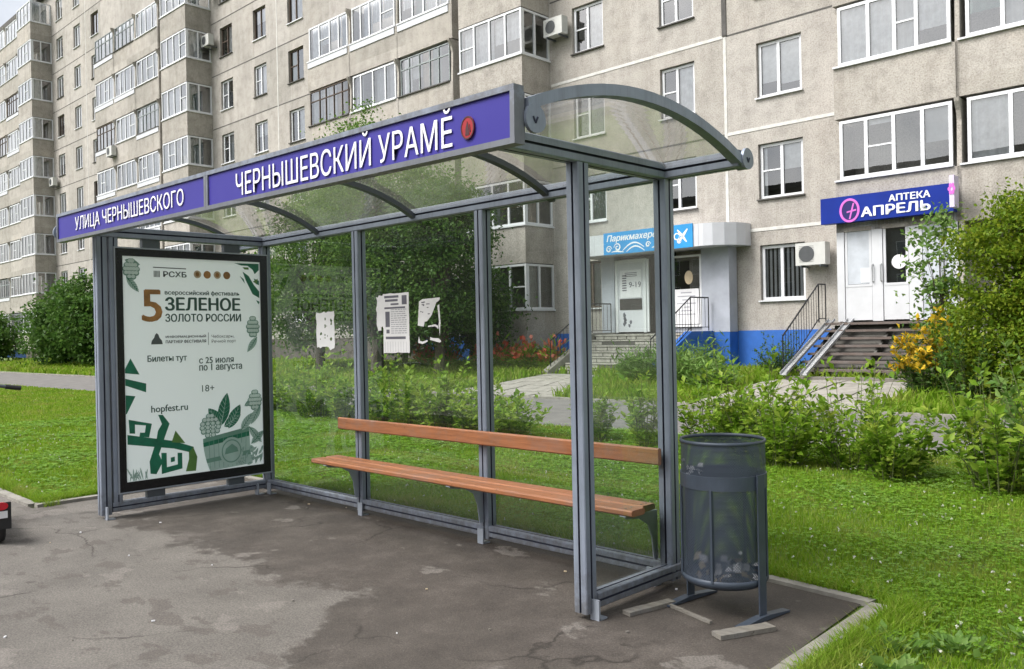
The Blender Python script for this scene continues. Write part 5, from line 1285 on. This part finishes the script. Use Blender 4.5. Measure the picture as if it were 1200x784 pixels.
# right hand side in front of the pharmacy
tree(-1.35, 13.4, [(0, 0, 2.2, .95, .9, 1.35, 1.5), (.7, .2, 2.9, .9, .8, .9, 1), (-.35, -.2, 1.1, .9, .8, .8, .9), (1.3, 0, 1.6, 1.0, .9, 1.3, 1.2), (.5, .1, 1.9, .8, .7, 1.0, 1.), (1.1, -.3, .8, 1.1, .8, .8, 1.1), (0, -.5, .7, .9, .6, .7, .9)], .8, .07, 46000, 400, .19, .085, M['lf_yellow'], 'tall yellow green shrub at the right edge covering the pharmacy corner', None, 'shrub', seed=6)
tree(-2.75, 13.9, [(0, 0, 2.5, .55, .5, .95, 1.2), (.25, 0, 1.5, .5, .5, .7, .8)], 1.0, .03, 1500, 46, .16, .12, M['lf_pale'], 'thin open sapling in front of the white pharmacy door', None, 'sapling', seed=7)
shrub(-2.75, 13.0, 1.15, .75, 46, 46, .10, .035, M['lf_dark'], 'yellow flowering bush at the right end of the timber steps', 'shrub', seed=8, flowers=('fl_yellow', 900, .13))
shrub(-1.9, 12.6, 1.1, .9, 50, 46, .09, .04, M['lf_dark'], 'dark green bush below the yellow green shrub', 'shrub', seed=12)
shrub(-6.95, 15.7, .85, .75, 70, 44, .055, .03, M['lf_dark'], 'small dense round bush against the blue plinth by the pram rails', 'shrub', seed=13)
# hedge of young shrubs along the near side of the driveway
HG = 'young hedge shrubs along the driveway'
ends = ['behind the litter bin', 'right of the litter bin', 'third to the right of the bin', 'fourth to the right of the bin', 'last before the gap in the hedge']
for i, (x, y) in enumerate(((-2.55, 5.5), (-2.0, 5.35), (-1.45, 5.25), (-.95, 5.1), (-.4, 4.95))):
    shrub(x+.12*math.sin(i*5.), y+.25*math.sin(i*2.4), (.78, .88, .70, .80, .58)[i], (.70, .78, .62, .72, .6)[i], 40, 50, .085, .038, M['lf_bright'], 'bright green hedge shrub with upright shoots, '+ends[i], 'shrub', HG, seed=20+i)
lab = ['at the left edge of the left pane', 'in the left pane below the torn scrap', 'just left of the first mullion', 'right of the first mullion', 'below the printed notice', 'below the half torn notice', 'left of the second mullion', 'behind the second mullion', 'right of the second mullion']
for i, x in enumerate((-12.6, -11.6, -10.6, -9.6, -8.7, -7.9, -7.15, -6.4, -5.6)):
    shrub(x, 5.3+.1*math.sin(i*2.)-.02*i, (.85, .7, .95, .78, .9, .7, .85, .62, .5)[i], .78, 34, 46, .10, .045, M['lf_bright'], 'green hedge shrub seen through the back glass, '+lab[i], 'shrub', HG, seed=40+i)
shrub(-4.35, 5.35, .62, .5, 22, 40, .085, .04, M['lf_bright'], 'low hedge shrub seen through the right pane under the backrest board', 'shrub', HG, seed=52)
shrub(-3.45, 5.3, .75, .5, 24, 40, .085, .04, M['lf_bright'], 'hedge shrub between the two right hand shelter posts', 'shrub', HG, seed=53)
shrub(.62, 4.75, .85, .6, 36, 46, .09, .042, M['lf_bright'], 'leafy hedge shrub after the gap, near the right edge', 'shrub', HG, seed=54)
shrub(1.15, 4.7, 1.05, .65, 36, 46, .09, .042, M['lf_pale'], 'tallest pale hedge shrub, cut off at the right', 'shrub', HG, seed=55)
shrub(.25, 5.9, .8, .5, 20, 36, .09, .042, M['lf_pale'], 'loose pale green shrub rising behind the gap in the hedge', 'shrub', HG, seed=56)
# flower bed under the flats, weeds beside the stairs
for i, (x, y) in enumerate(((-18.9, 14.6), (-17.8, 14.7), (-16.5, 15.1), (-15.6, 15.3), (-14.8, 15.1), (-14.0, 15.3))):
    shrub(x, y, .72, .62, 44, 14, .30, .035, M['lf_bright'], 'clump of orange lilies under the corner bay, number %s from the left' % ['first', 'second', 'third', 'fourth', 'fifth', 'sixth'][i], 'flowers', 'orange lilies under the bay', 'lily_clump', seed=70+i, flowers=('fl_orange', 130, .19), lean=.3)
for i, (x, y, h, lb) in enumerate(((-9.3, 13.2, .75, 'beside the foot of the stone stairs'), (-8.6, 13.6, .8, 'right of the stone stairs, seen between the posts'), (-7.9, 13.3, .75, 'behind the right front post'), (-8.3, 14.8, .85, 'against the blue plinth by the stairs'), (-7.2, 12.9, .6, 'left of the slab path'), (-9.9, 13.9, .7, 'touching the stair side wall'))):
    shrub(x, y, h, .75, 44, 26, .18, .035, M['lf_pale'], 'clump of tall green weeds '+lb, 'weeds', 'weeds between the entrances', 'weed_clump', seed=80+i)
shrub(-20.5, 5.6, .35, .4, 20, 20, .12, .04, M['lf_bright'], 'small tuft of weeds at the driveway edge left of the poster case', 'weeds', None, 'weed_clump', seed=90)

# lawn: real blades near the camera, thinning with distance
rng = np.random.default_rng(5)
def on_lawn(x, y):
    pad = (x > PX0-.06) & (x < 1.10) & (y < np.where(x > -.5, 1.24-.08*np.maximum(x, 0), 1.10)) & (y > -1.2)
    walk = (y < -.88)
    drive = (y > 6.55+.05*(x+5)) & (y < 10.45+.05*(x+9))
    q = (y-10.4)/4.2; pth = ((x > -13.6+.2*q) & (x < -9.55-1.85*q) & (y > 10.3) & (y < 14.65)) | ((x > -6.65) & (x < -2.95-.3*q) & (y > 10.7) & (y < 15.05))
    return ~(pad | walk | drive | pth)
def scatter(n, x0, x1, y0, y1, dref, power):
    out = []; tot = 0
    cx, cy = CAM.x, CAM.y
    fx, fy = fw.x, fw.y
    while tot < n:
        k = 400000; x = rng.uniform(x0, x1, k); y = rng.uniform(y0, y1, k)
        dx, dy = x-cx, y-cy; d = np.hypot(dx, dy); ang = np.abs(np.arctan2(dx*fy-dy*fx, dx*fx+dy*fy))
        keep = on_lawn(x, y) & (ang < math.radians(72)) & (rng.random(k) < np.minimum(1, (dref/np.maximum(d, .1))**power)*np.where(ang < math.radians(35), 1, .45))
        q = np.stack([x[keep], y[keep]], 1); out.append(q); tot += len(q)
    return np.concatenate(out)[:n]
def blades(n, x0, x1, y0, y1, dref, power, hh, ww, name):
    G = scatter(n, x0, x1, y0, y1, dref, power); n = len(G)
    d = np.hypot(G[:, 0]-CAM.x, G[:, 1]-CAM.y)
    gz_ = np.array([ground_z(a, b) for a, b in G]) if y1 > 11 else np.zeros(n)
    pch = .75+.5*np.sin(G[:, 0]*1.9+1.3*np.sin(G[:, 1]*2.3))*np.sin(G[:, 1]*1.7+.8*np.sin(G[:, 0]*2.9))*.6+.25
    h = rng.uniform(hh[0], hh[1], n)*np.clip(pch, .5, 1.5); w_ = ww*rng.uniform(.6, 1.3, n)*np.maximum(1, d/5)
    a = rng.uniform(0, 2*PI, n); b = rng.uniform(0, 2*PI, n); ln = h*rng.uniform(.1, .8, n)
    ux, uy = np.cos(a), np.sin(a); lx, ly = np.cos(b)*ln, np.sin(b)*ln
    base = np.stack([G[:, 0], G[:, 1], gz_], 1)
    o1 = np.stack([ux*w_, uy*w_, np.zeros(n)], 1); mid = base+np.stack([lx*.35, ly*.35, h*.6], 1); tip = base+np.stack([lx, ly, h], 1)
    V = np.stack([base-o1, base+o1, mid+o1*.7, tip, mid-o1*.7], 1).reshape(-1, 3); i = np.arange(n)*5
    F = np.stack([i, i+1, i+2, i, i+2, i+4, i+4, i+2, i+3], 1).reshape(-1)
    o = rawmesh(name, V, F, 3, M['grass']); return o
o = blades(330000, -34, 14, -.9, 10.5, 3.2, 1.55, (.022, .058), .0026, 'grass'); tag(o, 'short green lawn grass around the bus stop', 'grass', None, 'stuff')
o = blades(75000, -60, 10, 9.5, 18., 14, 1.0, (.08, .28), .007, 'grass'); tag(o, 'taller rough grass between driveway and flats', 'grass', None, 'stuff')
# ragged fringe along the pad's right edge and the back kerb
def fringe():
    P = []
    n = 9000; t_ = rng.random(n); x = 1.09+.055*(1-t_)*0+np.abs(rng.normal(size=n))*.10+.02; y = 1.15-2.0*t_
    P.append(np.stack([x+.03*t_, y], 1))
    n2 = 7000; x = rng.uniform(-5.4, 1.0, n2); P.append(np.stack([x, np.where(x > -.5, 1.26-.09*np.maximum(x, 0), 1.13)+np.abs(rng.normal(size=n2))*.08], 1))
    n3 = 6000; y = rng.uniform(-.92, 1.4, n3); P.append(np.stack([PX0-.05-np.abs(rng.normal(size=n3))*.07, y], 1))
    n4 = 12000; x = rng.uniform(-16, -5.4, n4); P.append(np.stack([x, -.90+np.abs(rng.normal(size=n4))*.07], 1))
    return np.concatenate(P)
G = fringe(); n = len(G); h = rng.uniform(.03, .12, n); a = rng.uniform(0, 2*PI, n); b = rng.uniform(0, 2*PI, n); ln = h*rng.uniform(.3, 1.1, n); w_ = .003
base = np.stack([G[:, 0], G[:, 1], np.zeros(n)], 1); o1 = np.stack([np.cos(a)*w_, np.sin(a)*w_, 0*a], 1); lv = np.stack([np.cos(b)*ln, np.sin(b)*ln, h], 1)
V = np.stack([base-o1, base+o1, base+lv*np.array([.35, .35, .6])+o1*.7, base+lv, base+lv*np.array([.35, .35, .6])-o1*.7], 1).reshape(-1, 3); i = np.arange(n)*5
o = rawmesh('grass', V, np.stack([i, i+1, i+2, i, i+2, i+4, i+4, i+2, i+3], 1).reshape(-1), 3, M['grass']); tag(o, 'ragged grass fringe creeping over the kerb of the bus stop pad', 'grass', None, 'stuff')
# clover and small broad leaves
G = scatter(80000, -14, 9, -.9, 6.5, 3., 1.7); n = len(G); patch = np.sin(G[:, 0]*2.1+np.sin(G[:, 1]*1.4)*2)*np.sin(G[:, 1]*2.6+1)
G = G[rng.random(n) < np.clip(.45+.7*patch, .05, 1)]; n = len(G); d = np.hypot(G[:, 0]-CAM.x, G[:, 1]-CAM.y)
hz = rng.uniform(.02, .06, n); P = np.repeat(np.stack([G[:, 0], G[:, 1], hz], 1), 3, 0); a = np.repeat(rng.uniform(0, 2*PI, n), 3)+np.tile([0, 2.09, 4.19], n)
D = np.stack([np.cos(a), np.sin(a), np.full(3*n, .15)], 1); s_ = np.repeat(rng.uniform(.010, .019, n)*np.maximum(1, d/5), 3)
o = leaves('clover', P, D, np.array([0, 0, 1.])+rng.normal(size=(3*n, 3))*.25, s_, s_*.95, M['clover'], None, .1); tag(o, 'low clover leaves spread through the lawn', 'clover', None, 'stuff')
G = scatter(1000, -14, 9, -.9, 6.5, 3.5, 1.0); n = len(G); P = np.repeat(np.stack([G[:, 0], G[:, 1], rng.uniform(.05, .09, n)], 1), 6, 0)
o = leaves('clover_flowers', P, rdir(len(P), .4), rdir(len(P)), .012, .009, M['fl_white'], None, .2); tag(o, 'tiny white clover flowers dotted over the lawn', 'flowers', None, 'stuff')
# broad leaved weeds by the corner of the pad
for i, (x, y, s_, lb) in enumerate(((1.32, .55, 1., 'nearest the kerb corner'), (1.52, .72, .9, 'second from the kerb corner'), (1.42, .28, 1.1, 'nearest the camera'), (1.75, 1.0, .8, 'furthest into the lawn'))):
    rng = np.random.default_rng(300+i); n = 80; a = rng.uniform(0, 2*PI, n); el = rng.uniform(.05, 1.1, n); r_ = rng.uniform(0, .13, n)
    t = tag(empty('plantain', (x, y, 0)), 'broad leaved weed rosette in the grass, '+lb, 'weed', 'broad leaved weeds by the pad corner')
    P = np.stack([r_*np.cos(a), r_*np.sin(a), rng.uniform(.01, .05, n)], 1); D = np.stack([np.cos(a)*np.cos(el), np.sin(a)*np.cos(el), np.sin(el)], 1); L_ = rng.uniform(.03, .075, n)*s_
    leaves('leaves', P, D, np.array([0, 0, 1.])+rng.normal(size=(n, 3))*.35, L_, L_*.62, M['lf_pale'], t, .15)
